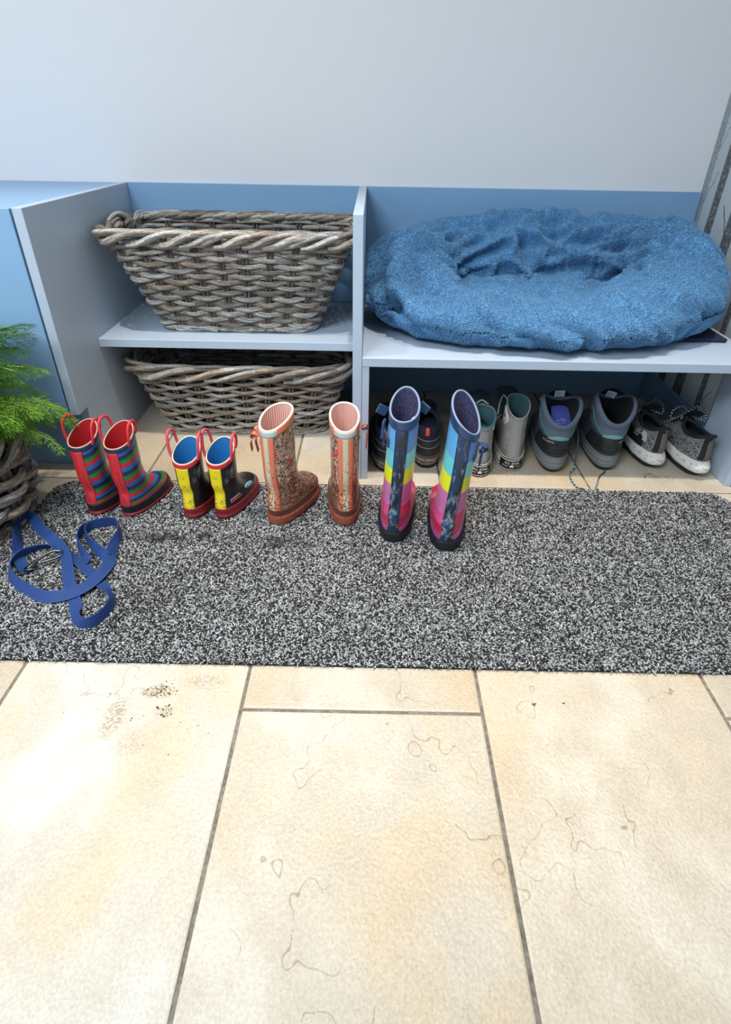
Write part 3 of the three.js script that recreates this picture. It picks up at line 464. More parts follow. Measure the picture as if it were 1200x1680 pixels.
// --- black boots
{
  const draw = (g, w, h) => {
    g.fillStyle = '#131214'; g.fillRect(0, 0, w, h); const Q = mulberry(8), X = (u) => u * w, Y = (v) => h * (1 - v);
    for (const [u, v, c] of [[0.16, 0.80, '#55585d'], [0.20, 0.70, '#4b4e54'], [0.13, 0.66, '#6a6d70'], [0.84, 0.78, '#585b60'], [0.79, 0.68, '#4b4e54'], [0.42, 0.85, '#5c6066']]) for (let i = 0; i < 26; i++) { g.fillStyle = c; g.globalAlpha = 0.7; g.beginPath(); g.ellipse(X(u) + (Q() - 0.5) * 60, Y(v) + (Q() - 0.5) * 90, 3 + 9 * Q(), 3 + 8 * Q(), Q() * 3, 0, 6.3); g.fill(); } g.globalAlpha = 1;
    for (const s of [0.205, 0.795]) { g.strokeStyle = '#5f87b8'; g.lineWidth = 9; g.beginPath(); g.ellipse(X(s), Y(0.76), 26, 74, 0.12, 0, 6.3); g.stroke(); g.fillStyle = '#c98a3a'; g.beginPath(); g.ellipse(X(s), Y(0.765), 12, 46, 0.1, 0, 6.3); g.fill(); g.fillStyle = '#b1472c'; g.beginPath(); g.ellipse(X(s), Y(0.715), 8, 20, 0.1, 0, 6.3); g.fill(); g.fillStyle = '#d9d9d4'; for (const [a, b] of [[30, 92], [4, 112], [-16, 104]]) { g.beginPath(); g.arc(X(s) + a, Y(0.76) + b, 5, 0, 6.3); g.fill(); } }
    grit(g, w, h, 160, ['#2d2a2a', '#3a3733'], Q, 0, 1, 3);
  };
  const body = canvasTex(1024, 1024, draw);
  const strip = canvasTex(128, 512, (g, w, h) => { g.fillStyle = '#efd51d'; g.fillRect(0, 0, w, h); const q = mulberry(4); g.strokeStyle = '#7a6a2a'; g.lineWidth = 3; g.beginPath(); g.ellipse(w * 0.45, h * 0.2, 22, 14, 0, 0, 6.3); g.stroke(); g.beginPath(); g.moveTo(w * 0.4, h * 0.24); g.lineTo(w * 0.7, h * 0.21); g.moveTo(w * 0.5, h * 0.37); g.lineTo(w * 0.62, h * 0.45); g.moveTo(w * 0.65, h * 0.39); g.lineTo(w * 0.45, h * 0.43); g.stroke(); grit(g, w, h, 160, ['#8a6a2a', '#3f341f', '#b58f2a'], q, 0.72, 1, 5); grit(g, w, h, 60, ['#c6a61c', '#8a7a2a'], q, 0, 0.7, 4); });
  const gl = { clearcoat: 0.3, clearcoatRoughness: 0.2 }, red = phys('#cf3345', 0.45), pink = phys('#d94a5c', 0.42);
  const m = { body: phys('#ffffff', 0.4, { map: body, ...gl }), lining: std('#1a78b8', 0.85), rim: std('#d8cfae', 0.8), sole: std('#6f1722', 0.6), band: phys('#8f1f2b', 0.5), collar: red, heel: phys('#ffffff', 0.45, { map: strip, ...gl }) };
  const sticker = std('#ffffff', 0.5, { map: canvasTex(256, 256, (g, w, h) => { g.fillStyle = '#e9f1f5'; g.fillRect(0, 0, w, h); g.fillStyle = '#2a8fd0'; g.fillRect(14, 14, w - 28, h - 28); g.fillStyle = '#e9f1f5'; g.font = 'bold 120px sans-serif'; g.textAlign = 'center'; g.save(); g.translate(128, 128); g.fillText('TD', 0, 44); g.restore(); }) });
  const badge = std('#ffffff', 0.5, { map: canvasTex(256, 128, (g, w, h) => { g.fillStyle = '#8b8f92'; g.fillRect(0, 0, w, h); g.fillStyle = '#c22636'; g.fillRect(12, 12, w - 24, h - 24); g.fillStyle = '#d98a8a'; g.font = 'bold 34px sans-serif'; g.textAlign = 'center'; g.fillText('FIRST', w / 2, 52); g.fillStyle = '#e6c8c0'; for (let i = 0; i < 6; i++) g.fillRect(40 + i * 30, 76 + (i % 2) * 8, 18, 14); }) });
  const o = { L: 0.168, H0: 0.147, H1: 0.184, bw: 0.0325, sw: 0.0315, sd: 0.072, ys: 0.010, lean: -0.002, dip: -0.003, band: [0.11, 0.02], rimR: 0.0016, collar: 0.085, strip: [0.11, 0.13, 0.15] };
  for (const [i, [x, z, yaw, label]] of [[-0.421, -1.138, 11, 'black child boot with yellow heel strip, left one, plain dark side'], [-0.347, -1.140, 16, 'black child boot with yellow heel strip, right one, round blue badge on toe']].entries()) {
    const t = footwear('rain_boot', label, 'boot', x, z, yaw, MAT_TOP, 'black child boots'), S = welly(t, o, m);
    pullHandle(S, t, 0.27, pink, 0.042, 0.07, 0.0034); pullHandle(S, t, 0.73, pink, 0.042, 0.07, 0.0034);
    const disc = (u, v, ru, rv, mat, name, off, tilt = 0) => part(name, S.panel((a, b) => { const x = (a - 0.5) * 2, y = (b - 0.5) * 2, k = 1 / Math.max(1e-6, Math.hypot(x, y)) * Math.max(Math.abs(x), Math.abs(y)); const px = x * k, py = y * k; return [u + px * ru, v + py * rv + px * tilt]; }, 16, 16, off), mat, t);
    if (i) { disc(0.30, 0.27, 0.036, 0.05, sticker, 'round_badge', 0.0012); part('name_patch', S.panel((a, b) => [lerp(0.12, 0.215, a), lerp(0.20, 0.30, b) + a * 0.015], 10, 6, 0.0012), badge, t); }
  }
}
// --- floral boots
{
  const q0 = mulberry(21);
  const body = canvasTex(1024, 1024, (g, w, h) => {
    g.fillStyle = '#ae8b75'; g.fillRect(0, 0, w, h); const R = (a, b) => a + (b - a) * q0();
    const inks = ['#6b2a26', '#2c3a2b', '#e0cfb8', '#a87f69', '#42342a', '#b8433f', '#4f6a4c', '#c9a48d', '#34485a', '#231d1a'];
    for (let i = 0; i < 2900; i++) { g.fillStyle = inks[Math.floor(R(0, inks.length))]; g.beginPath(); g.ellipse(R(0, w), R(0, h), R(5, 17), R(3, 9), R(0, 3), 0, 6.3); g.fill(); }
    for (let i = 0; i < 70; i++) { const x = R(0, w), y = R(0, h), s = R(14, 30); for (let k = 0; k < 6; k++) { g.fillStyle = ['#c4322f', '#d94b45', '#a92a2c', '#e0847a'][k % 4]; g.beginPath(); g.ellipse(x + Math.cos(k) * s * 0.45, y + Math.sin(k) * s * 0.45, s * 0.5, s * 0.4, k, 0, 6.3); g.fill(); } g.fillStyle = '#5c1d1c'; g.beginPath(); g.arc(x, y, s * 0.18, 0, 6.3); g.fill(); g.fillStyle = '#2f5238'; for (let k = 0; k < 3; k++) { g.beginPath(); g.ellipse(x + R(-30, 30), y + R(-30, 30), 10, 4, R(0, 3), 0, 6.3); g.fill(); } }
    // mud of the lower half, in splashes
    for (let i = 0; i < 5200; i++) { const y = h * (1 - Math.pow(q0(), 1.35) * 0.5); g.globalAlpha = 0.34; g.fillStyle = ['#4a2c16', '#5d3718', '#3a2312', '#6b421c'][Math.floor(R(0, 4))]; g.beginPath(); g.ellipse(R(0, w), y, R(4, 17), R(3, 10), R(0, 3), 0, 6.3); g.fill(); } g.globalAlpha = 1;
  });
  const lin = canvasTex(1024, 64, (g, w, h) => { g.fillStyle = '#efd9cc'; g.fillRect(0, 0, w, h); g.fillStyle = '#d1705f'; for (let i = 0; i < 44; i++) g.fillRect(i * w / 44, 0, w / 44 * 0.42, h); });
  const strip = canvasTex(128, 512, (g, w, h) => { g.fillStyle = '#e07a5c'; g.fillRect(0, 0, w, h); g.fillStyle = '#cdc6a6'; g.fillRect(w * 0.33, 0, w * 0.33, h); const q = mulberry(33); grit(g, w, h, 200, ['#8a7a55', '#6b5a3a', '#b5a074'], q, 0.25, 1, 5); grit(g, w, h, 260, ['#6d3a20', '#4d2a18'], q, 0.6, 1, 6); });
  const bandT = canvasTex(512, 64, (g, w, h) => { g.fillStyle = '#5a2c1c'; g.fillRect(0, 0, w, h); grit(g, w, h, 500, ['#3f1d10', '#70381f', '#8a4a30'], mulberry(2), 0, 1, 5); });
  const soleT = canvasTex(512, 64, (g, w, h) => { g.fillStyle = '#8f4534'; g.fillRect(0, 0, w, h); grit(g, w, h, 500, ['#6a2f22', '#7d3a2a', '#a5543f'], mulberry(6), 0, 1, 4); });
  const gl = { clearcoat: 0.55, clearcoatRoughness: 0.3 }, coral = phys('#d9785a', 0.5);
  const m = { body: phys('#ffffff', 0.45, { map: body, ...gl }), lining: std('#ffffff', 0.85, { map: lin }), rim: std('#f0d8c8', 0.6), sole: std('#ffffff', 0.7, { map: soleT }), band: phys('#ffffff', 0.5, { map: bandT, ...gl }), collar: phys('#de7f5e', 0.5), heel: phys('#ffffff', 0.5, { map: strip }) };
  const o = { L: 0.180, H0: 0.243, H1: 0.272, bw: 0.0365, sw: 0.0325, sd: 0.088, ys: 0.022, lean: 0.0, calf: 0.004, dip: 0.004, band: [0.11, 0.015], collar: 0.055, strip: [0.10, 0.14, 0.16], rimR: 0.0026 };
  const tabMat = std('#b9c0bb', 0.5);
  for (const [i, [x, z, yaw, label]] of [[-0.219, -1.121, 25, 'muddy floral child boot with coral trim, left one, toe turned right'], [-0.049, -1.123, -5, 'muddy floral child boot with coral trim, right one, bow on its right side']].entries()) {
    const t = footwear('rain_boot', label, 'boot', x, z, yaw, MAT_TOP, 'floral child boots'), S = welly(t, o, m);
    part('heel_tab', S.panel((a, b) => [(a - 0.5) * 0.24, lerp(0.945, 0.995, b)], 8, 4, 0.0024), tabMat, t);
    const u = i ? 0.30 : 0.80, at = S.pos(u, 0.86, 0.006), out = S.pos(u, 0.86, 0.02).sub(S.pos(u, 0.86, 0)).normalize(), bow = new THREE.Group(); bow.name = 'bow'; t.add(bow);
    const side = out.clone().cross(V(0, 1, 0)).normalize();
    const rib = (pts, w) => { const c = new THREE.CatmullRomCurve3(pts); return gridGeo(14, 3, (s, q) => c.getPointAt(s).addScaledVector(side.clone().addScaledVector(V(0, 1, 0), 0.25).normalize(), (q - 0.5) * w)); };
    const L = (a, b, c) => at.clone().addScaledVector(out, a * 1.3).add(V(0, b * 1.25, 0)).addScaledVector(side, c * 1.5);
    part('ribbon_loop', mergeGeometries([rib([L(0, 0, 0), L(0.008, 0.012, 0.004), L(0.013, 0.004, 0.002), L(0.002, -0.002, 0)], 0.013), rib([L(0, 0, 0), L(0.01, 0.006, -0.004), L(0.014, -0.004, -0.003), L(0.002, -0.002, 0)], 0.013)]), coral, bow);
    part('ribbon_tail', mergeGeometries([rib([L(0.002, 0, 0), L(0.010, -0.012, 0.004), L(0.008, -0.038, 0.006)], 0.012), rib([L(0.002, 0, 0), L(0.014, -0.010, -0.004), L(0.013, -0.030, -0.006)], 0.012)]), coral, bow);
    part('strap', S.panel((a, b) => [u + (a - 0.5) * 0.16, lerp(0.835, 0.875, b)], 12, 3, 0.002), coral, t);
  }
}
// --- rainbow boots
{
  const blocks = (flip) => canvasTex(1024, 1024, (g, w, h) => {
    const Y = (v) => h * (1 - v), q = mulberry(40 + flip), bandV = [[0, 0.07, '#a24b8f', '#b65aa0'], [0.07, 0.25, '#d3163f', '#d01c46'], [0.25, 0.42, '#cf4a80', '#c6234c'], [0.42, 0.59, '#cf76ac', '#d0699f'], [0.59, 0.695, '#e4e41a', '#dcd61c'], [0.695, 0.80, '#62c9d3', '#74c8c9'], [0.80, 0.945, '#5fa9de', '#5a86c9'], [0.945, 1, '#1d3a63', '#1d3a63']];
    for (const [a, b, c, d] of bandV) for (const [u0, u1, col] of [[0, 0.2, d], [0.2, 0.5, c], [0.5, 0.76, d], [0.76, 1, c]]) { g.fillStyle = col; g.fillRect(u0 * w, Y(b), (u1 - u0) * w + 1, (b - a) * h + 1); }
    grit(g, w, h, 900, ['#b98aa5', '#7d5a5f', '#a88a7a', '#d9b3c4'], q, 0.62, 1, 5); grit(g, w, h, 160, ['#7a8a99', '#9aa7b3'], q, 0, 0.6, 3);
  });
  const strip = (seed) => dataTex(128, 1024, (u, v) => {   // navy rubber with dark wear and chalky scuffs
    const n = fbm(u * 2.2 + seed, v * 9, seed, 4), f = noise(u * 16, v * 60, seed), g = noise(u * 40, v * 150, seed + 2), low = 1 - v, R = seed > 50 ? 0.10 : -0.06;
    const dark = smooth(fbm(u * 1.6, v * 5, seed + 9, 3) + (u - 0.5) * 0.5, -0.05, 0.25), chalk = smooth(n + 0.22 * f + 0.16 * g + R - 0.35 * smooth(Math.abs(low - 0.6), 0.2, 0.5), 0.02, 0.34) * 0.75;
    return [lerp(lerp(27, 32, dark), 158, chalk), lerp(lerp(52, 34, dark), 166, chalk), lerp(lerp(86, 42, dark), 170, chalk)];
  });
  const linT = noiseTex(256, 256, [74, 70, 104], 40, 40, 40);
  const gl = { clearcoat: 0.6, clearcoatRoughness: 0.25 }, navy = phys('#1f3a61', 0.42, gl), strapM = phys('#2b4466', 0.5);
  const rimM = std('#7f8fac', 0.7);
  const mk = (i) => ({ body: phys('#ffffff', 0.4, { map: blocks(i), ...gl }), lining: std('#ffffff', 0.95, { map: linT }), rim: rimM, sole: std('#121418', 0.6), collar: navy, heel: phys('#ffffff', 0.5, { map: strip(50 + i), clearcoat: 0.3 }) });
  const o = { L: 0.205, H0: 0.300, H1: 0.335, bw: 0.038, sw: 0.0305, sd: 0.092, fb: 0.26, ys: 0.024, lean: 0.0, calf: 0.007, dip: -0.006, collar: 0.055, strip: [0.0, 0.10, 0.125], rimR: 0.0024 };
  for (const [i, [x, z, yaw, label]] of [[0.059, -1.060, 7, 'tall rainbow block boot with navy heel strip, left one, buckle hanging open'], [0.176, -1.031, 7, 'tall rainbow block boot with scuffed navy heel strip, right one, nearest the camera']].entries()) {
    const t = footwear('rain_boot', label, 'boot', x, z, yaw, MAT_TOP, 'rainbow boots'), S = welly(t, { ...o, bw: i ? 0.0415 : 0.0395, tilt: i ? 0.024 : 0, shaftLean: i ? -0.013 : -0.009 }, mk(i));
    const flap = (u, v, w, h, tilt, name, parent, lift = 0.004) => { const p = S.pos(u, v, lift), nrm = S.pos(u, v, 0.02).sub(S.pos(u, v, 0)).normalize(), sd = nrm.clone().cross(V(0, 1, 0)).normalize().negate(), g = new RoundedBoxGeometry(w, h, 0.004, 2, 0.0015); const mm = new THREE.Mesh(g, strapM); mm.name = childName(parent, name); mm.position.copy(p); mm.quaternion.setFromRotationMatrix(new THREE.Matrix4().makeBasis(sd, V(0, 1, 0).addScaledVector(nrm, -nrm.y).normalize(), nrm)); mm.rotateZ(tilt); mm.translateZ(0.004); shade(mm); parent.add(mm); return mm; };
    if (!i) {
      const tab = (dx, dy, dz, rx, ry, rz) => { const mm = add('strap_tab', new RoundedBoxGeometry(0.025, 0.021, 0.0045, 2, 0.002), strapM, t); mm.position.set(dx, dy, dz); mm.rotation.set(rx, ry, rz); };
      tab(0.040, 0.288, 0.075, 0.1, 0.5, 0.5); tab(-0.047, 0.29, 0.095, 0.1, -0.4, 0.55);
      part('strap', S.panel((a, b) => [0.75 + (a - 0.5) * 0.22, lerp(0.80, 0.855, b)], 12, 4, 0.0025), strapM, t);
      const b = flap(0.73, 0.835, 0.022, 0.034, 0.1, 'buckle', t, 0.007); b.geometry = mergeGeometries([new RoundedBoxGeometry(0.006, 0.036, 0.006, 2, 0.002).translate(-0.011, 0, 0), new RoundedBoxGeometry(0.006, 0.036, 0.006, 2, 0.002).translate(0.011, 0, 0), new RoundedBoxGeometry(0.028, 0.006, 0.006, 2, 0.002).translate(0, 0.016, 0), new RoundedBoxGeometry(0.028, 0.006, 0.006, 2, 0.002).translate(0, -0.016, 0)]);
      flap(0.755, 0.80, 0.018, 0.040, -0.15, 'strap_end', t, 0.003);
      part('loose_thread', tubeGeo([S.pos(0.17, 0.995, -0.003), S.pos(0.15, 0.985, -0.008), S.pos(0.13, 0.96, -0.006)], 0.0012, 12, 5), std('#d9d9d4', 0.8), t);
    } else {
      part('strap', S.panel((a, b) => [0.24 + (a - 0.5) * 0.2, lerp(0.79, 0.845, b)], 12, 4, 0.0025), strapM, t);
      flap(0.235, 0.775, 0.017, 0.05, 0.35, 'strap_end', t, 0.008); const path = new THREE.CatmullRomCurve3([S.pos(0.225, 0.865, 0.002), S.pos(0.23, 0.862, 0.016), S.pos(0.232, 0.84, 0.024), S.pos(0.238, 0.815, 0.016), S.pos(0.24, 0.80, 0.006)]); add('strap_loop', gridGeo(24, 3, (a, b) => path.getPointAt(a).add(V(0, 0, (b - 0.5) * 0.02))), strapM, t);
    }
  }
}

// ------------------------------------------------------------------ shoes under the right-hand shelf
function shoeSole(t, rows, m, name = 'sole') { const s = new Skin(rows); return part(name, mergeGeometries([s.body(0, 1, 72, 14), s.cap(0, 0, 72), s.cap(1, 0, 72)].map((g) => g.toNonIndexed())), m, t); }
function lining(t, S, v0, m, off = -0.004, name = 'lining') { return part(name, mergeGeometries([S.body(v0, 1, 48, 40, off), S.cap(v0 + 0.01, off, 48)].map((g) => g.toNonIndexed())), m, t); }
function lace(pts, r, m, parent, name = 'lace') { return add(name, tubeGeo(pts.map((p) => V(...p)), r, pts.length * 8, 6), m, parent); }
const fabricBump = dataTex(256, 256, (u, v) => { const k = 128 + 70 * Math.sin(u * 6.2832 * 64) * Math.sin(v * 6.2832 * 64) + 20 * noise(u * 30, v * 30, 1); return [k, k, k]; }, false); fabricBump.repeat.set(2, 2);
// --- dark walking shoes
{
  const leather = noiseTex(256, 256, [40, 41, 46], 22, 9, 9), m = { up: std('#ffffff', 0.6, { map: leather }), navy: std('#141c33', 0.85), sole: std('#ffffff', 0.8, { map: canvasTex(256, 64, (g, w, h) => { g.fillStyle = '#77695a'; g.fillRect(0, 0, w, h); for (let i = 0; i < 5; i++) { g.fillStyle = i % 2 ? '#93826c' : '#4c443c'; g.fillRect(0, h * i / 5, w, h / 6); } grit(g, w, h, 200, ['#3a342e', '#a5957c'], mulberry(3), 0, 1, 3); }) }), tread: std('#141414', 0.8), piping: std('#8e8d88', 0.6), tab: std('#d8493a', 0.6) };
  for (const [x, z, yaw, label] of [[0.053, -1.388, -1, 'dark walking shoe beside the support panel, half hidden by a rainbow boot'], [0.163, -1.412, 1, 'dark walking shoe with red pull tab, seen between the two rainbow boots']]) {
    const t = footwear('walking_shoe', label, 'shoe', x, z, yaw, 0, 'dark walking shoes'), L = 0.285;
    const S = new Skin([[0, L - 0.004, 0.032, 0.006, 0.032, 0.045, 2.5, 0.10], [0.15, L - 0.004, 0.05, 0.0, 0.055, 0.046, 2.4, 0.12], [0.35, L * 0.87, 0.07, 0.002, 0.078, 0.044, 2.3, 0.12], [0.6, L * 0.68, 0.09, 0.005, 0.098, 0.040, 2.2, 0.08], [0.85, L * 0.52, 0.112, 0.008, 0.112, 0.036, 2.2, 0.0, -0.006], [1, L * 0.47, 0.122, 0.012, 0.118, 0.034, 2.2, 0, -0.01]]);
    part('upper', S.body(0, 1, 64, 50), m.up, t); lining(t, S, 0.45, m.navy); part('collar', S.ringTube(0.99, 0.006, -0.003), m.navy, t);
    shoeSole(t, [[0, L, 0.010, -0.001, 0.010, 0.047, 2.5, 0.10], [0.5, L + 0.002, 0.022, -0.005, 0.022, 0.049, 2.5, 0.10], [1, L - 0.002, 0.036, 0.002, 0.036, 0.047, 2.5, 0.10]], m.sole, 'midsole');
    shoeSole(t, [[0, L - 0.004, 0.008, 0.004, 0.0, 0.045, 2.5, 0.10], [1, L, 0.012, -0.002, 0.011, 0.0475, 2.5, 0.10]], m.tread, 'tread');
    for (const v of [0.22, 0.42]) add('piping', S.ringTube(v, 0.0011, 0.001), m.piping, t);
    part('heel_counter', S.panel((a, b) => [(a - 0.5) * 0.30, lerp(0.45, 0.86 - 0.3 * Math.abs(a - 0.5), b)], 14, 10, 0.0022), m.navy, t);
    part('pull_tab', S.panel((a, b) => [(a - 0.5) * 0.035 - 0.012, lerp(0.62, 1.0, b)], 4, 10, 0.005), m.tab, t);
    part('tongue', gridGeo(10, 12, (a, b) => V((a - 0.5) * 0.06, 0.10 + b * 0.055 - 0.02 * (2 * a - 1) ** 2, L * 0.60 - b * 0.045)), m.navy, t);
    for (let i = 0; i < 4; i++) lace([[-0.03, 0.102 - i * 0.006, L * (0.5 + i * 0.05)], [0, 0.122 - i * 0.008, L * (0.51 + i * 0.05)], [0.03, 0.102 - i * 0.006, L * (0.52 + i * 0.05)]], 0.0022, m.piping, t);
  }
}
// --- grey canvas high tops
{
  const canvasT = dataTex(512, 512, (u, v) => { const k = 20 * Math.sin(u * 6.2832 * 130) * Math.sin(v * 6.2832 * 130) + 26 * fbm(u * 6, v * 6, 1, 4), d = smooth(0.42 - v + 0.2 * fbm(u * 10, v * 10, 4, 3), 0, 0.4) * 26; return [160 + k - d, 156 + k - d * 1.15, 152 + k - d * 1.7]; });
  const m = { up: std('#ffffff', 0.9, { map: canvasT, bumpMap: fabricBump, bumpScale: 0.0006 }), strip: std('#a9a7a6', 0.9, { bumpMap: fabricBump, bumpScale: 0.001 }), lin: std('#4f7880', 0.9), tongue: std('#233c44', 0.9), black: std('#17171c', 0.8), white: std('#e5e2d9', 0.55), lace: std('#b8bcba', 0.85) };
  const foxT = canvasTex(512, 128, (g, w, h) => { g.fillStyle = '#e6e3da'; g.fillRect(0, 0, w, h); g.fillStyle = '#1a1a1c'; g.fillRect(0, h * 0.66, w, h * 0.09); g.fillRect(0, 0, w, h * 0.09); grit(g, w, h, 160, ['#a59a88', '#c9c1b0', '#857a6a'], mulberry(8), 0.1, 1, 4); }), fox = std('#ffffff', 0.55, { map: foxT });
  const lab = std('#ffffff', 0.5, { map: canvasTex(512, 192, (g, w, h) => { g.fillStyle = '#131316'; g.fillRect(0, 0, w, h); g.fillStyle = '#e8e6df'; g.textAlign = 'center'; g.font = 'bold 66px sans-serif'; g.fillText('ALL STAR', w / 2, 74); g.beginPath(); for (let i = 0; i < 10; i++) { const r = i % 2 ? 22 : 52, a = -Math.PI / 2 + i * Math.PI / 5; g.lineTo(w / 2 + Math.cos(a) * r, 124 + Math.sin(a) * r); } g.fill(); g.font = 'italic bold 40px serif'; g.fillText('Chuck', w * 0.25, 140); g.fillText('Taylor', w * 0.76, 140); }) });
  const patchT = std('#ffffff', 0.5, { map: canvasTex(256, 256, (g, w, h) => { g.fillStyle = '#eceae2'; g.fillRect(0, 0, w, h); g.strokeStyle = '#3a5a78'; g.lineWidth = 7; g.beginPath(); g.arc(128, 128, 116, 0, 6.3); g.stroke(); g.fillStyle = '#2b4866'; g.beginPath(); for (let i = 0; i < 10; i++) { const r = i % 2 ? 26 : 66, a = -Math.PI / 2 + i * Math.PI / 5; g.lineTo(128 + Math.cos(a) * r, 134 + Math.sin(a) * r); } g.fill(); g.fillStyle = '#b5342f'; g.font = 'bold 28px sans-serif'; g.textAlign = 'center'; g.fillText('CONVERSE', 128, 54); g.fillText('ALL STAR', 128, 228); }) });
  for (const [i, [x, z, yaw, label]] of [[0.304, -1.376, 3, 'grey canvas high top with white toe band, left one, partly behind a rainbow boot'], [0.398, -1.412, 6, 'grey canvas high top with white ankle patch, right one of its pair']].entries()) {
    const t = footwear('high_top_shoe', label, 'shoe', x, z, yaw, 0, 'grey canvas high tops'), L = 0.275, W = 0.041, H = i ? 0.158 : 0.140;
    const S = new Skin([[0, L - 0.004, 0.028, 0.003, 0.028, W, 2.4, 0.08], [0.12, L - 0.004, 0.042, 0.0, 0.045, W, 2.3, 0.1], [0.26, L * 0.85, 0.062, 0.002, 0.062, W * 0.96, 2.25, 0.1], [0.42, L * 0.65, 0.085, 0.006, 0.082, W * 0.86, 2.2, 0.04], [0.58, L * 0.50, 0.115, 0.009, 0.108, W * 0.76, 2.1, 0, 0], [0.8, L * 0.43, 0.16, 0.009, 0.14, W * 0.74, 2.1, 0, 0.004], [1, L * 0.42, H + 0.022, 0.005, H - 0.004, W * 0.76, 2.1, 0, 0.008]]);
    part('upper', S.body(0, 1, 72, 70), m.up, t); lining(t, S, 0.4, m.lin, -0.0028); part('collar', S.ringTube(0.998, 0.0017, -0.001), m.strip, t);
    part('heel_strip', S.panel((a, b) => [(a - 0.5) * 0.135, lerp(0.05, 0.995, b)], 8, 30, 0.0015), m.strip, t);
    const F = new Skin([[0, L + 0.003, 0.006, -0.006, 0.004, W + 0.0045, 2.5, 0.08], [1, L + 0.002, 0.036, -0.003, 0.036, W + 0.0035, 2.5, 0.08]]);
    part('foxing', mergeGeometries([F.body(0, 1, 72, 6), F.cap(1, 0, 72)].map((g) => g.toNonIndexed())), fox, t);
    shoeSole(t, [[0, L, 0.0, -0.002, 0.0, W + 0.002, 2.5, 0.08], [1, L + 0.003, 0.0065, -0.006, 0.0065, W + 0.0045, 2.5, 0.08]], m.black, 'outsole');
    part('heel_label', F.panel((a, b) => [(a - 0.5) * 0.22, lerp(0.1, 0.82, b)], 12, 4, 0.0016), lab, t);
    part('toe_cap', S.panel((a, b) => [0.5 + (a - 0.5) * 0.30, lerp(0.0, 0.27, b)], 16, 10, 0.002), m.white, t);
    // tongue lolling forward, black placket and laces
    part('tongue', gridGeo(12, 16, (a, b) => { const c = (a - 0.5) * 2; return V(-c * lerp(0.022, 0.031, b) + (i ? 0.018 : 0.0) * b, 0.10 + b * 0.092 - 0.012 * c * c - 0.02 * b * b * b, L * 0.58 - 0.02 * b + 0.055 * b * b); }), m.tongue, t);
    for (const s of [-1, 1]) add('eyelet_strip', S.panel((a, b) => [0.5 + s * lerp(0.04, 0.115, a), lerp(0.34, 0.97, b)], 4, 22, 0.0018), m.black, t);
    for (let k = 0; k < 5; k++) { const v = 0.42 + k * 0.1, p = S.pos(0.42, v, 0.003), q = S.pos(0.58, v + 0.03, 0.003); lace([[p.x, p.y, p.z], [(p.x + q.x) / 2, (p.y + q.y) / 2 + 0.006, (p.z + q.z) / 2 + 0.012], [q.x, q.y, q.z]], 0.0024, k > 2 ? m.lace : m.black, t); }
    if (i) lace([[0.026, 0.165, L * 0.40], [0.034, 0.17, L * 0.45], [0.040, 0.15, L * 0.46], [0.044, 0.115, L * 0.42]], 0.0022, m.lace, t);
    part('ankle_patch', S.panel((a, b) => { const X = (a - 0.5) * 2, Y = (b - 0.5) * 2, k = Math.max(Math.abs(X), Math.abs(Y)) / Math.max(1e-6, Math.hypot(X, Y)); return [(i ? 0.765 : 0.235) + X * k * 0.085, 0.73 + Y * k * 0.125]; }, 14, 14, 0.0022), patchT, t);
  }
}
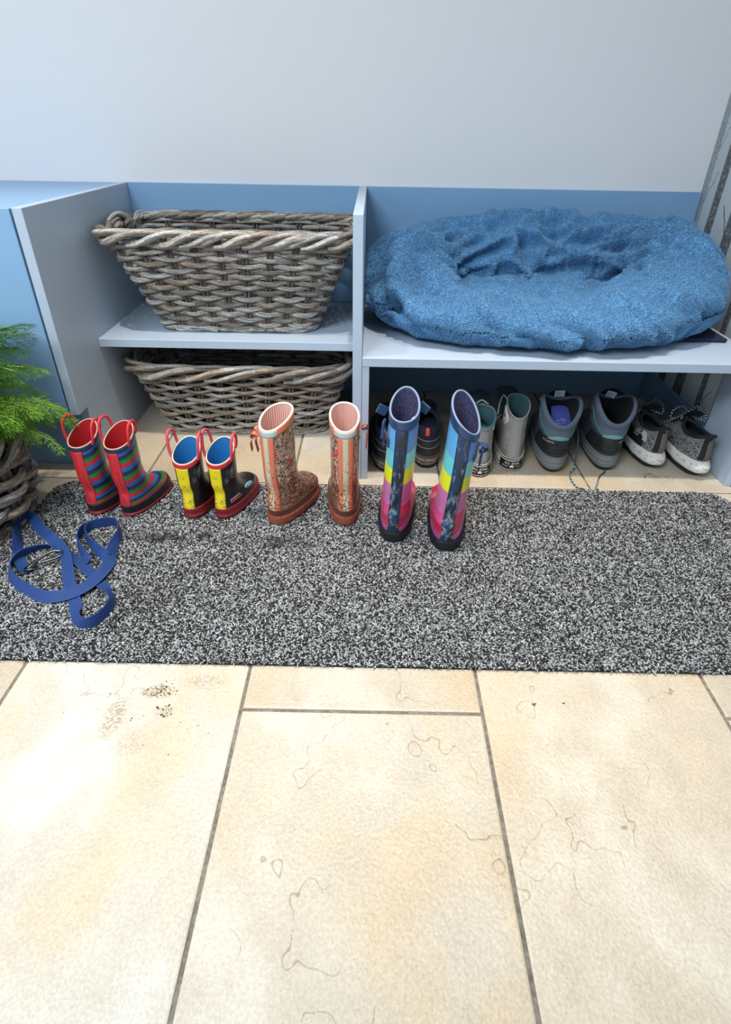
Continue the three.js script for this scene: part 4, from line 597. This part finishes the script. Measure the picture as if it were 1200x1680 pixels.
// --- grey hiking boots
{
  const m = { up: std('#5a5d60', 0.85, { bumpMap: fabricBump, bumpScale: 0.0005 }), collar: std('#626d80', 0.9, { bumpMap: fabricBump, bumpScale: 0.0006 }), inner: std('#14161c', 0.95), teal: std('#6f9a93', 0.8), tealDark: std('#3f7a76', 0.8), rub: std('#25272a', 0.55), rand: std('#6f7576', 0.75), black: std('#111214', 0.7), insole: std('#ffffff', 0.9, { map: canvasTex(128, 256, (g, w, h) => { g.fillStyle = '#4a52a5'; g.fillRect(0, 0, w, h); grit(g, w, h, 260, ['#8890c8', '#353c88', '#a9b0dc'], mulberry(5), 0.4, 1, 6); }) }), lace: std('#35494f', 0.8), laceFleck: std('#9fb8bf', 0.8), metal: std('#c9ccd0', 0.3, { metalness: 0.9 }) };
  const tagT = std('#ffffff', 0.7, { map: canvasTex(128, 128, (g, w, h) => { g.fillStyle = '#d9e4ec'; g.fillRect(0, 0, w, h); g.fillStyle = '#7d98ae'; for (let i = 0; i < 5; i++) g.fillRect(20, 24 + i * 18, 50 + (i % 3) * 16, 7); }) });
  const brand = canvasTex(512, 128, (g, w, h) => { g.fillStyle = '#1d1e21'; g.fillRect(0, 0, w, h); g.fillStyle = '#a3a4a1'; g.font = 'bold 84px sans-serif'; g.textAlign = 'center'; g.fillText('SCARPA', w / 2, 96); });
  for (const [i, [x, z, yaw, label]] of [[0.508, -1.396, 8, 'grey hiking boot with blue grey collar, left one of its pair, purple insole showing'], [0.658, -1.412, 8, 'grey hiking boot with blue grey collar, right one of its pair, beside the trainers']].entries()) {
    const t = footwear('hiking_boot', label, 'boot', x, z, yaw, 0, 'grey hiking boots'), L = 0.30, W = 0.048;
    const S = new Skin([[0, L - 0.004, 0.034, 0.004, 0.034, W, 2.5, 0.08], [0.14, L - 0.002, 0.055, 0.0, 0.05, W, 2.4, 0.1], [0.30, L * 0.86, 0.075, 0.0, 0.072, W * 0.97, 2.3, 0.1], [0.48, L * 0.66, 0.10, 0.004, 0.098, W * 0.92, 2.2, 0.05], [0.66, L * 0.52, 0.125, 0.009, 0.118, W * 0.92, 2.2, 0, 0.006], [0.84, L * 0.475, 0.15, 0.008, 0.130, W * 0.99, 2.2, 0, 0.018], [1, L * 0.46, 0.168, 0.0, 0.140, W * 1.06, 2.2, 0, 0.035]]);
    part('upper', S.body(0, 1, 80, 70), m.up, t); lining(t, S, 0.28, m.inner, -0.007);
    part('collar', mergeGeometries([S.panel((a, b) => [a, lerp(0.56 + 0.10 * Math.abs(Math.sin(a * Math.PI)) * 0, 0.985, b)], 80, 16, 0.0045, true), S.ringTube(0.985, 0.0055, -0.002, 60)].map((g) => g.index ? g.toNonIndexed() : g)), m.collar, t);
    // heel wings: teal chevron, dark counter with lettering, ribbed rubber rand
    for (const s of [-1, 1]) add('teal_wing', S.panel((a, b) => [s * lerp(0.02, 0.25, a), lerp(0.505, 0.555, b) + 0.27 * a * a + 0.05 * a * b], 18, 5, 0.0062), m.tealDark, t);
    part('teal_heel', S.panel((a, b) => [(a - 0.5) * 0.17, lerp(0.50, 0.60 - 0.10 * Math.abs(a - 0.5), b)], 10, 6, 0.0068), m.teal, t);
    part('heel_counter', S.panel((a, b) => [(a - 0.5) * 0.42, lerp(0.17, 0.50 - 0.05 * Math.abs(a - 0.5), b)], 24, 10, 0.0035), m.rub, t);
    part('brand_patch', S.panel((a, b) => [lerp(-0.17, 0.0, a) + (i ? 0.19 : 0), lerp(0.39, 0.475, b) + (i ? -0.02 : 0.02) * a], 16, 4, 0.0044), std('#ffffff', 0.6, { map: brand }), t);
    for (let k = 0; k < 3; k++) add('heel_ridge', S.panel((a, b) => [(a - 0.5) * 0.36, lerp(0.20, 0.235, b) + k * 0.06 + 0.02 * Math.cos(a * 9 + k)], 20, 3, 0.0052 - k * 0.0002), m.rub, t);
    part('rand', S.panel((a, b) => [a, lerp(0.0, 0.17 + 0.03 * Math.cos(a * 4 * Math.PI), b)], 80, 6, 0.003, true), m.rand, t);
    const ms = new Skin([[0, L, 0.014, 0.003, 0.014, W - 0.005, 2.5, 0.08], [0.15, L + 0.003, 0.018, -0.003, 0.017, W - 0.001, 2.5, 0.08], [0.3, L + 0.003, 0.024, -0.0035, 0.024, W + 0.0025, 2.5, 0.08], [0.45, L + 0.003, 0.027, -0.007, 0.027, W + 0.004, 2.5, 0.08], [0.6, L + 0.002, 0.032, -0.004, 0.033, W + 0.0025, 2.5, 0.08], [0.8, L + 0.002, 0.037, -0.006, 0.038, W + 0.0035, 2.5, 0.08], [1, L, 0.044, -0.002, 0.046, W + 0.001, 2.5, 0.08]]);
    part('midsole', mergeGeometries([ms.body(0, 1, 72, 30), ms.cap(1, 0, 72)].map((g) => g.toNonIndexed())), m.rand, t);
    shoeSole(t, [[0, L - 0.008, 0.004, 0.014, 0.0, W - 0.012, 2.5, 0.08], [0.5, L, 0.009, 0.006, 0.006, W - 0.006, 2.5, 0.08], [1, L + 0.003, 0.016, 0.0, 0.015, W - 0.001, 2.5, 0.08]], m.black, 'outsole');
    // tongue with size label, insole, hooks and laces
    part('tongue', gridGeo(14, 16, (a, b) => { const c = (a - 0.5) * 2; return V(c * 0.034, 0.10 + b * 0.098 - 0.014 * c * c, L * 0.62 - b * 0.062 - 0.012 * c * c + 0.006 * Math.sin(b * 3)); }), m.inner, t);
    const tag = add('size_label', gridGeo(6, 6, (a, b) => V((0.5 - a) * 0.027 + (i ? 0.004 : -0.002), 0.172 + b * 0.022, L * 0.452 - b * 0.010 + 0.003 * Math.sin(a * 3))), tagT, t);
    tag.rotation.z = i ? 0.18 : -0.1; tag.position.set(i ? 0.03 : -0.017, i ? -0.003 : 0.002, -0.006);
    if (!i) { const ins = add('insole', gridGeo(14, 22, (a, b) => { const c = (a - 0.5) * 2; return V(c * 0.027 * Math.sqrt(Math.max(0, 1 - (1 - b) ** 3)) - 0.004, 0.105 + 0.058 * b - 0.006 * c * c, 0.03 + 0.095 * b); }), m.insole, t); ins.position.set(-0.008, -0.012, 0.0); }
    for (const s of [-1, 1]) for (let k = 0; k < 4; k++) { const p = S.pos(0.5 + s * (0.12 + k * 0.012), 0.62 + k * 0.1, 0.007); const h = add('lace_hook', new THREE.TorusGeometry(0.0045, 0.0014, 6, 12), m.metal, t); h.position.copy(p); h.rotation.y = s * 0.9; }
    for (let k = 0; k < 5; k++) { const v = 0.5 + k * 0.09, p = S.pos(0.40, v, 0.006), q = S.pos(0.60, v + 0.03, 0.006); lace([[p.x, p.y, p.z], [(p.x + q.x) / 2, (p.y + q.y) / 2 + 0.006, (p.z + q.z) / 2 + 0.012], [q.x, q.y, q.z]], 0.0022, m.lace, t); }
  }
  // the loose lace ends that trail out on the tiles, one of each boot
  const left = scene.getObjectByName('hiking_boot'), right = scene.getObjectByName('hiking_boot_001');
  const ends = (boot, W) => { boot.updateMatrixWorld(true); const inv = boot.matrixWorld.clone().invert(); const P = W.map((p) => V(...p).applyMatrix4(inv)); add('lace_end', tubeGeo(P, 0.0021, 70, 6), m.lace, boot); const c = new THREE.CatmullRomCurve3(P); for (let k = 0; k < 9; k++) { const a = c.getPointAt(0.52 + k * 0.05), b = c.getPointAt(0.52 + k * 0.05 + 0.016); add('lace_fleck', tubeGeo([a, a.clone().lerp(b, 0.5), b], 0.0024, 4, 6), m.laceFleck, boot); } };
  ends(left, [[0.572, 0.13, -1.50], [0.580, 0.09, -1.46], [0.577, 0.04, -1.43], [0.571, 0.008, -1.412], [0.560, 0.0025, -1.40], [0.553, 0.0025, -1.375], [0.552, 0.0025, -1.35], [0.556, 0.0025, -1.325], [0.566, 0.0125, -1.298]]);
  ends(right, [[0.662, 0.012, -1.43], [0.66, 0.0035, -1.418], [0.655, 0.0025, -1.405], [0.640, 0.0025, -1.39], [0.626, 0.0025, -1.365], [0.615, 0.0025, -1.34], [0.606, 0.0025, -1.322], [0.602, 0.0125, -1.297]]);
}
// --- grey mesh trainers
{
  const knit = canvasTex(512, 512, (g, w, h) => { g.fillStyle = '#3c3f42'; g.fillRect(0, 0, w, h); const q = mulberry(17); for (let y = 0; y < 62; y++) for (let x = 0; x < 110; x++) { const k = q(); g.fillStyle = k > 0.45 ? '#c4c3be' : k > 0.25 ? '#7d7e80' : '#1f2123'; g.fillRect(x * w / 110 + (y % 2) * 2.3, y * h / 62, 3.6, 5.2); } });
  const scuff = canvasTex(512, 128, (g, w, h) => { g.fillStyle = '#d9d6d1'; g.fillRect(0, 0, w, h); grit(g, w, h, 260, ['#a89a88', '#8a7a66', '#bfb7ac'], mulberry(19), 0, 1, 5); });
  const m = { up: std('#ffffff', 0.85, { map: knit, bumpMap: fabricBump, bumpScale: 0.0006 }), black: std('#15161a', 0.75), navy: std('#191c26', 0.9), mid: std('#ffffff', 0.6, { map: scuff }), tread: std('#17181a', 0.7), heel: std('#6a625b', 0.8), lace: std('#131315', 0.8), fleck: std('#c9c5be', 0.8) };
  const logo = std('#ffffff', 0.5, { transparent: true, alphaTest: 0.5, map: canvasTex(512, 256, (g, w, h) => {
    g.clearRect(0, 0, w, h); g.strokeStyle = '#eef0f0'; g.fillStyle = '#eef0f0'; g.font = 'bold 62px sans-serif';
    g.fillText('THE', 60, 84); g.fillText('NORTH', 30, 152); g.fillText('FACE', 72, 220); g.lineWidth = 26; for (const r of [225, 180, 135]) { g.beginPath(); g.arc(258, 244, r, -Math.PI / 2, 0); g.stroke(); } g.fillRect(232, 14, 26, 4);
  }) });
  for (const [i, [x, z, yaw, label]] of [[0.800, -1.428, -1, 'grey mesh trainer with white midsole, left one, side emblem facing out'], [0.905, -1.386, -2, 'grey mesh trainer with white midsole, right one, against the side panel']].entries()) {
    const t = footwear('trainer', label, 'shoe', x, z, yaw, 0, 'grey mesh trainers'), L = 0.26, W = 0.0405;
    const S = new Skin([[0, L - 0.004, 0.045, 0.006, 0.048, W, 2.5, 0.08], [0.15, L - 0.006, 0.056, 0.001, 0.066, W, 2.4, 0.1], [0.35, L * 0.86, 0.07, 0.003, 0.084, W * 0.96, 2.3, 0.1], [0.6, L * 0.68, 0.09, 0.007, 0.102, W * 0.86, 2.2, 0.06, -0.004], [0.85, L * 0.55, 0.11, 0.006, 0.118, W * 0.74, 2.2, 0, -0.014], [1, L * 0.50, 0.118, 0.003, 0.126, W * 0.70, 2.2, 0, -0.018]]);
    part('upper', S.body(0, 1, 72, 50), m.up, t); lining(t, S, 0.4, m.navy, -0.005); part('collar', S.ringTube(0.985, 0.005, -0.002), m.navy, t);
    const ms = new Skin([[0, L - 0.004, 0.030, 0.004, 0.020, W + 0.001, 2.5, 0.08], [0.3, L + 0.002, 0.036, -0.010, 0.022, W + 0.006, 2.5, 0.08], [0.8, L, 0.044, -0.012, 0.038, W + 0.006, 2.5, 0.08], [1, L - 0.006, 0.05, 0.002, 0.052, W - 0.001, 2.5, 0.08]].map((r) => [...r.slice(0, 8), 0.004 * 0, 0]));
    const wave = (g) => { const p = g.attributes.position; for (let k = 0; k < p.count; k++) { const zz = p.getZ(k) / L; p.setY(k, p.getY(k) + 0.010 * Math.sin((zz - 0.25) * 5.2) * (zz > 0.25 && zz < 0.85 ? 1 : 0) - 0.006 * smooth(zz, 0.15, 0.5) * (1 - smooth(zz, 0.5, 0.95))); } g.computeVertexNormals(); return g; };
    part('midsole', wave(mergeGeometries([ms.body(0, 1, 80, 16), ms.cap(0, 0, 80)])), m.mid, t);
    const tr = new Skin([[0, L - 0.02, 0.016, 0.03, 0.0, W - 0.006, 2.5, 0.08], [0.5, L - 0.006, 0.024, 0.012, 0.006, W, 2.5, 0.08], [1, L, 0.034, 0.0, 0.021, W + 0.003, 2.5, 0.08]]);
    part('outsole', mergeGeometries([tr.body(0, 1, 64, 8), tr.cap(0, 0, 64)]), m.tread, t);
    part('heel_strap', S.panel((a, b) => [lerp(-0.075, -0.03, a) + 0.02, lerp(0.08, 1.0, b)], 6, 20, 0.003), m.black, t);
    part('heel_panel', S.panel((a, b) => [lerp(-0.01, 0.13, a), lerp(0.05, 0.82 - 0.4 * a * a, b)], 12, 14, 0.0022), m.heel, t);
    if (!i) part('side_panel', S.panel((a, b) => [lerp(0.70, 0.86, a), lerp(0.05, 0.55 - 0.25 * a, b)], 12, 8, 0.0018), m.black, t);
    if (!i) part('emblem', S.panel((a, b) => [lerp(0.765, 0.88, a), lerp(0.22, 0.66, b)], 14, 8, 0.0030), logo, t);
    else part('emblem', S.panel((a, b) => [lerp(0.07, 0.13, a), lerp(0.22, 0.40, b)], 8, 6, 0.0036), logo, t);
    part('pull_tab', S.panel((a, b) => [(a - 0.5) * 0.06 - 0.03, lerp(0.78, 1.0, b)], 6, 8, 0.006), m.black, t);
    part('tongue', gridGeo(12, 14, (a, b) => { const c = (a - 0.5) * 2; return V(c * 0.029, 0.095 + b * 0.058 - 0.012 * c * c, L * 0.66 - b * 0.06); }), m.navy, t);
    // speckled laces criss-crossing and tied in loops
    const L1 = (pts) => { const l = lace(pts, 0.0026, m.lace, t); const c = new THREE.CatmullRomCurve3(pts.map((p) => V(...p))), len = c.getLength(), n = Math.floor(len / 0.0075); for (let k = 0; k < n; k++) { const p = c.getPointAt((k + 0.5) / n), tn = c.getTangentAt((k + 0.5) / n).multiplyScalar(0.0014); add('lace_fleck', tubeGeo([p.clone().sub(tn), p, p.clone().add(tn)], 0.0029, 2, 5), m.fleck, t); } return l; };
    for (let k = 0; k < 4; k++) L1([[-0.03, 0.09 - k * 0.004, L * (0.56 + k * 0.055)], [0, 0.116 - k * 0.008, L * (0.57 + k * 0.055)], [0.03, 0.09 - k * 0.004, L * (0.585 + k * 0.055)]]);
    L1([[0, 0.133, L * 0.55], [0.022, 0.152, L * 0.53], [0.046, 0.145, L * 0.52], [0.052, 0.122, L * 0.50], [0.03, 0.12, L * 0.52], [0.004, 0.133, L * 0.55]]);
    L1([[0, 0.133, L * 0.55], [-0.024, 0.150, L * 0.55], [-0.045, 0.138, L * 0.53], [-0.048, 0.115, L * 0.50], [-0.026, 0.118, L * 0.53], [-0.002, 0.133, L * 0.55]]);
    L1([[0, 0.131, L * 0.56], [0.02, 0.128, L * 0.50], [0.03, 0.122, L * 0.44]]);
  }
}

// ------------------------------------------------------------------ dog lead on the mat
{
  const web = dataTex(256, 64, (u, v) => { const k = 16 * Math.sin(u * 6.2832 * 32) * (v > 0.12 && v < 0.88 ? 1 : 0.4) + 10 * noise(u * 20, v * 8, 1) + (Math.abs(v - 0.5) > 0.42 ? 12 : 0); return [20 + k * 0.6, 55 + k * 0.8, 112 + k]; });
  const wm = std('#ffffff', 0.75, { map: web }), lead = thing('dog_lead', 'blue webbing dog lead with a metal clip, lying in loops on the mat', 'lead');
  // [x, z, height of the middle, roll: 0 lies flat, 1 stands on edge]
  const ribbon = (pts, w) => {
    const c = new THREE.CatmullRomCurve3(pts.map(([x, z, y]) => V(x, MAT_TOP + y * 0.85, z + 0.008)), false, 'centripetal'), n = pts.length * 12, T = pts.length - 1, th = 0.0018, P = [], U = [], I = []; const len = c.getLength();
    for (let i = 0; i <= n; i++) {
      const t = i / n, p = c.getPoint(t), tan = c.getTangent(t), k = Math.min(T - 1e-6, t * T), a = Math.floor(k), roll = lerp(pts[a][3], pts[a + 1][3], smooth(k - a, 0, 1)) * Math.PI / 2, flat = V(tan.z, 0, -tan.x).normalize(), side = flat.clone().multiplyScalar(Math.cos(roll)).add(V(0, Math.sin(roll), 0)), nn = side.clone().cross(tan).normalize();
      for (const [s, q] of [[-1, -1], [1, -1], [1, 1], [-1, 1]]) { const z = p.clone().addScaledVector(side, s * w / 2).addScaledVector(nn, q * th / 2); P.push(z.x, z.y, z.z); U.push(t * len / 0.1, s > 0 ? 1 : 0); }
    }
    for (let i = 0; i < n; i++) for (let j = 0; j < 4; j++) { const a = i * 4 + j, b = i * 4 + (j + 1) % 4; I.push(a, b, b + 4, a, b + 4, a + 4); }
    I.push(0, 3, 2, 0, 2, 1); const e = n * 4; I.push(e, e + 1, e + 2, e, e + 2, e + 3);
    let g = new THREE.BufferGeometry(); g.setAttribute('position', new THREE.Float32BufferAttribute(P, 3)); g.setAttribute('uv', new THREE.Float32BufferAttribute(U, 2)); g.setIndex(I); g = g.toNonIndexed(); g.computeVertexNormals(); return g;
  };
  const A = 0.004, B = 0.010;
  part('webbing', ribbon([[-0.706, -0.932, 0.006, 0.35], [-0.735, -0.965, A, 0.2], [-0.765, -1.015, 0.008, 0.45], [-0.79, -1.065, 0.014, 0.8], [-0.802, -1.10, 0.016, 0.9], [-0.800, -1.124, 0.018, 0.75], [-0.783, -1.118, 0.018, 0.35], [-0.736, -1.07, 0.012, 0.25], [-0.689, -1.033, B, 0.2], [-0.647, -0.985, B, 0.25], [-0.603, -0.903, B, 0.1], [-0.563, -0.837, A, 0.1], [-0.546, -0.800, 0.006, 0.5], [-0.522, -0.783, 0.010, 0.85], [-0.500, -0.798, 0.013, 0.95], [-0.492, -0.836, 0.013, 0.9], [-0.508, -0.870, 0.008, 0.6], [-0.537, -0.901, A, 0.15], [-0.581, -0.942, A, 0.1], [-0.629, -0.983, A, 0.2], [-0.669, -1.012, A, 0.3], [-0.698, -1.020, 0.008, 0.6], [-0.724, -1.006, 0.010, 0.75], [-0.742, -0.985, 0.012, 0.85], [-0.746, -0.948, 0.011, 0.8], [-0.725, -0.912, 0.010, 0.65], [-0.684, -0.881, 0.009, 0.55], [-0.634, -0.856, 0.010, 0.5], [-0.599, -0.855, 0.014, 0.4], [-0.566, -0.874, 0.015, 0.2], [-0.550, -0.909, 0.013, 0.15], [-0.545, -0.961, 0.011, 0.3], [-0.556, -1.016, 0.012, 0.6], [-0.560, -1.07, 0.014, 0.9], [-0.583, -1.108, 0.014, 0.95], [-0.613, -1.106, 0.014, 1], [-0.646, -1.081, 0.013, 1], [-0.645, -1.042, 0.012, 0.9], [-0.618, -1.0, 0.010, 0.7], [-0.590, -0.965, 0.008, 0.4]], 0.024), wm, lead);
  part('handle_loop', ribbon([[-0.636, -1.088, 0.013, 1], [-0.638, -1.070, 0.013, 0.95], [-0.617, -1.035, 0.011, 0.8], [-0.583, -1.005, 0.010, 0.6], [-0.556, -0.980, 0.012, 0.4]], 0.024), wm, lead);
  const steel = std('#6b6e72', 0.3, { metalness: 1 });
  const ring = new THREE.TorusGeometry(0.011, 0.0022, 8, 24); ring.rotateX(Math.PI / 2 - 0.4); ring.translate(-0.698, MAT_TOP + 0.010, -0.931); part('swivel_ring', ring, steel, lead);
  const hook = new THREE.CatmullRomCurve3([[-0.698, 0.010, -0.943], [-0.694, 0.011, -0.962], [-0.679, 0.012, -0.985], [-0.662, 0.010, -0.99], [-0.655, 0.008, -0.982], [-0.662, 0.008, -0.970], [-0.676, 0.009, -0.957], [-0.69, 0.009, -0.948]].map(([x, y, z]) => V(x, y + MAT_TOP, z)));
  part('snap_hook', new THREE.TubeGeometry(hook, 60, 0.0026, 10, false), steel, lead);
  part('swivel_barrel', tubeGeo([V(-0.704, MAT_TOP + 0.009, -0.928), V(-0.700, MAT_TOP + 0.010, -0.940), V(-0.697, MAT_TOP + 0.010, -0.952)], 0.0055, 10, 12), steel, lead);
}
// ------------------------------------------------------------------ small bits
{
  const p = thing('petal', 'small dark red petal lying on the mat between the floral boots', 'petal', [-0.143, MAT_TOP + 0.001, -1.212], 0.6);
  part('blade', gridGeo(10, 8, (a, b) => { const x = (a - 0.5) * 2, y = (b - 0.5) * 2, k = Math.max(Math.abs(x), Math.abs(y)) / Math.max(1e-6, Math.hypot(x, y)); return V(x * k * 0.0065, 0.003 * (x * x) * k + 0.0015, y * k * 0.0045); }), std('#8a1a2c', 0.7), p);
  const crumb = new THREE.IcosahedronGeometry(1, 1); { const q = crumb.attributes.position; for (let i = 0; i < q.count; i++) { const k = 1 + 0.35 * noise(q.getX(i) * 1.3, q.getY(i) * 1.3, q.getZ(i) * 1.3); q.setXYZ(i, q.getX(i) * k, q.getY(i) * k * 0.7, q.getZ(i) * k); } crumb.computeVertexNormals(); }
  const spots = [[-0.323, -0.600, 0.016, 20, 0.0016], [-0.337, -0.640, 0.028, 26, 0.0011], [-0.362, -0.583, 0.018, 10, 0.0009], [-0.30, -0.56, 0.07, 14, 0.0008], [-0.42, -0.6, 0.07, 20, 0.0007], [0.284, -0.627, 0.004, 6, 0.0014], [0.334, -0.63, 0.002, 3, 0.0012], [0.2, -0.66, 0.03, 5, 0.0009], [0.78, -1.395, 0.022, 26, 0.0014], [0.82, -1.385, 0.03, 22, 0.0012], [0.85, -1.31, 0.03, 10, 0.001], [-0.47, -0.65, 0.05, 8, 0.0007]], total = spots.reduce((a, s) => a + s[3], 0);
  const im = new THREE.InstancedMesh(crumb, std('#2b2119', 0.95), total), m4 = new THREE.Matrix4(), q = new THREE.Quaternion(), e = new THREE.Euler(); let n = 0;
  for (const [x, z, r, k, s] of spots) for (let i = 0; i < k; i++) { const a = rr(0, 6.28), d = r * Math.sqrt(rnd()), c = s * rr(0.3, 1.1); q.setFromEuler(e.set(rr(0, 3), rr(0, 3), rr(0, 3))); m4.compose(V(x + Math.cos(a) * d, c * 0.5, z + Math.sin(a) * d * 0.7), q, V(c * rr(0.8, 1.7), c, c * rr(0.6, 1))); im.setMatrixAt(n++, m4); }
  im.name = 'soil_crumbs'; im.userData = { kind: 'stuff', label: 'dark crumbs of soil scattered on the pale floor tiles', category: 'dirt' }; shade(im); scene.add(im);
}
renderer.render(scene, camera);
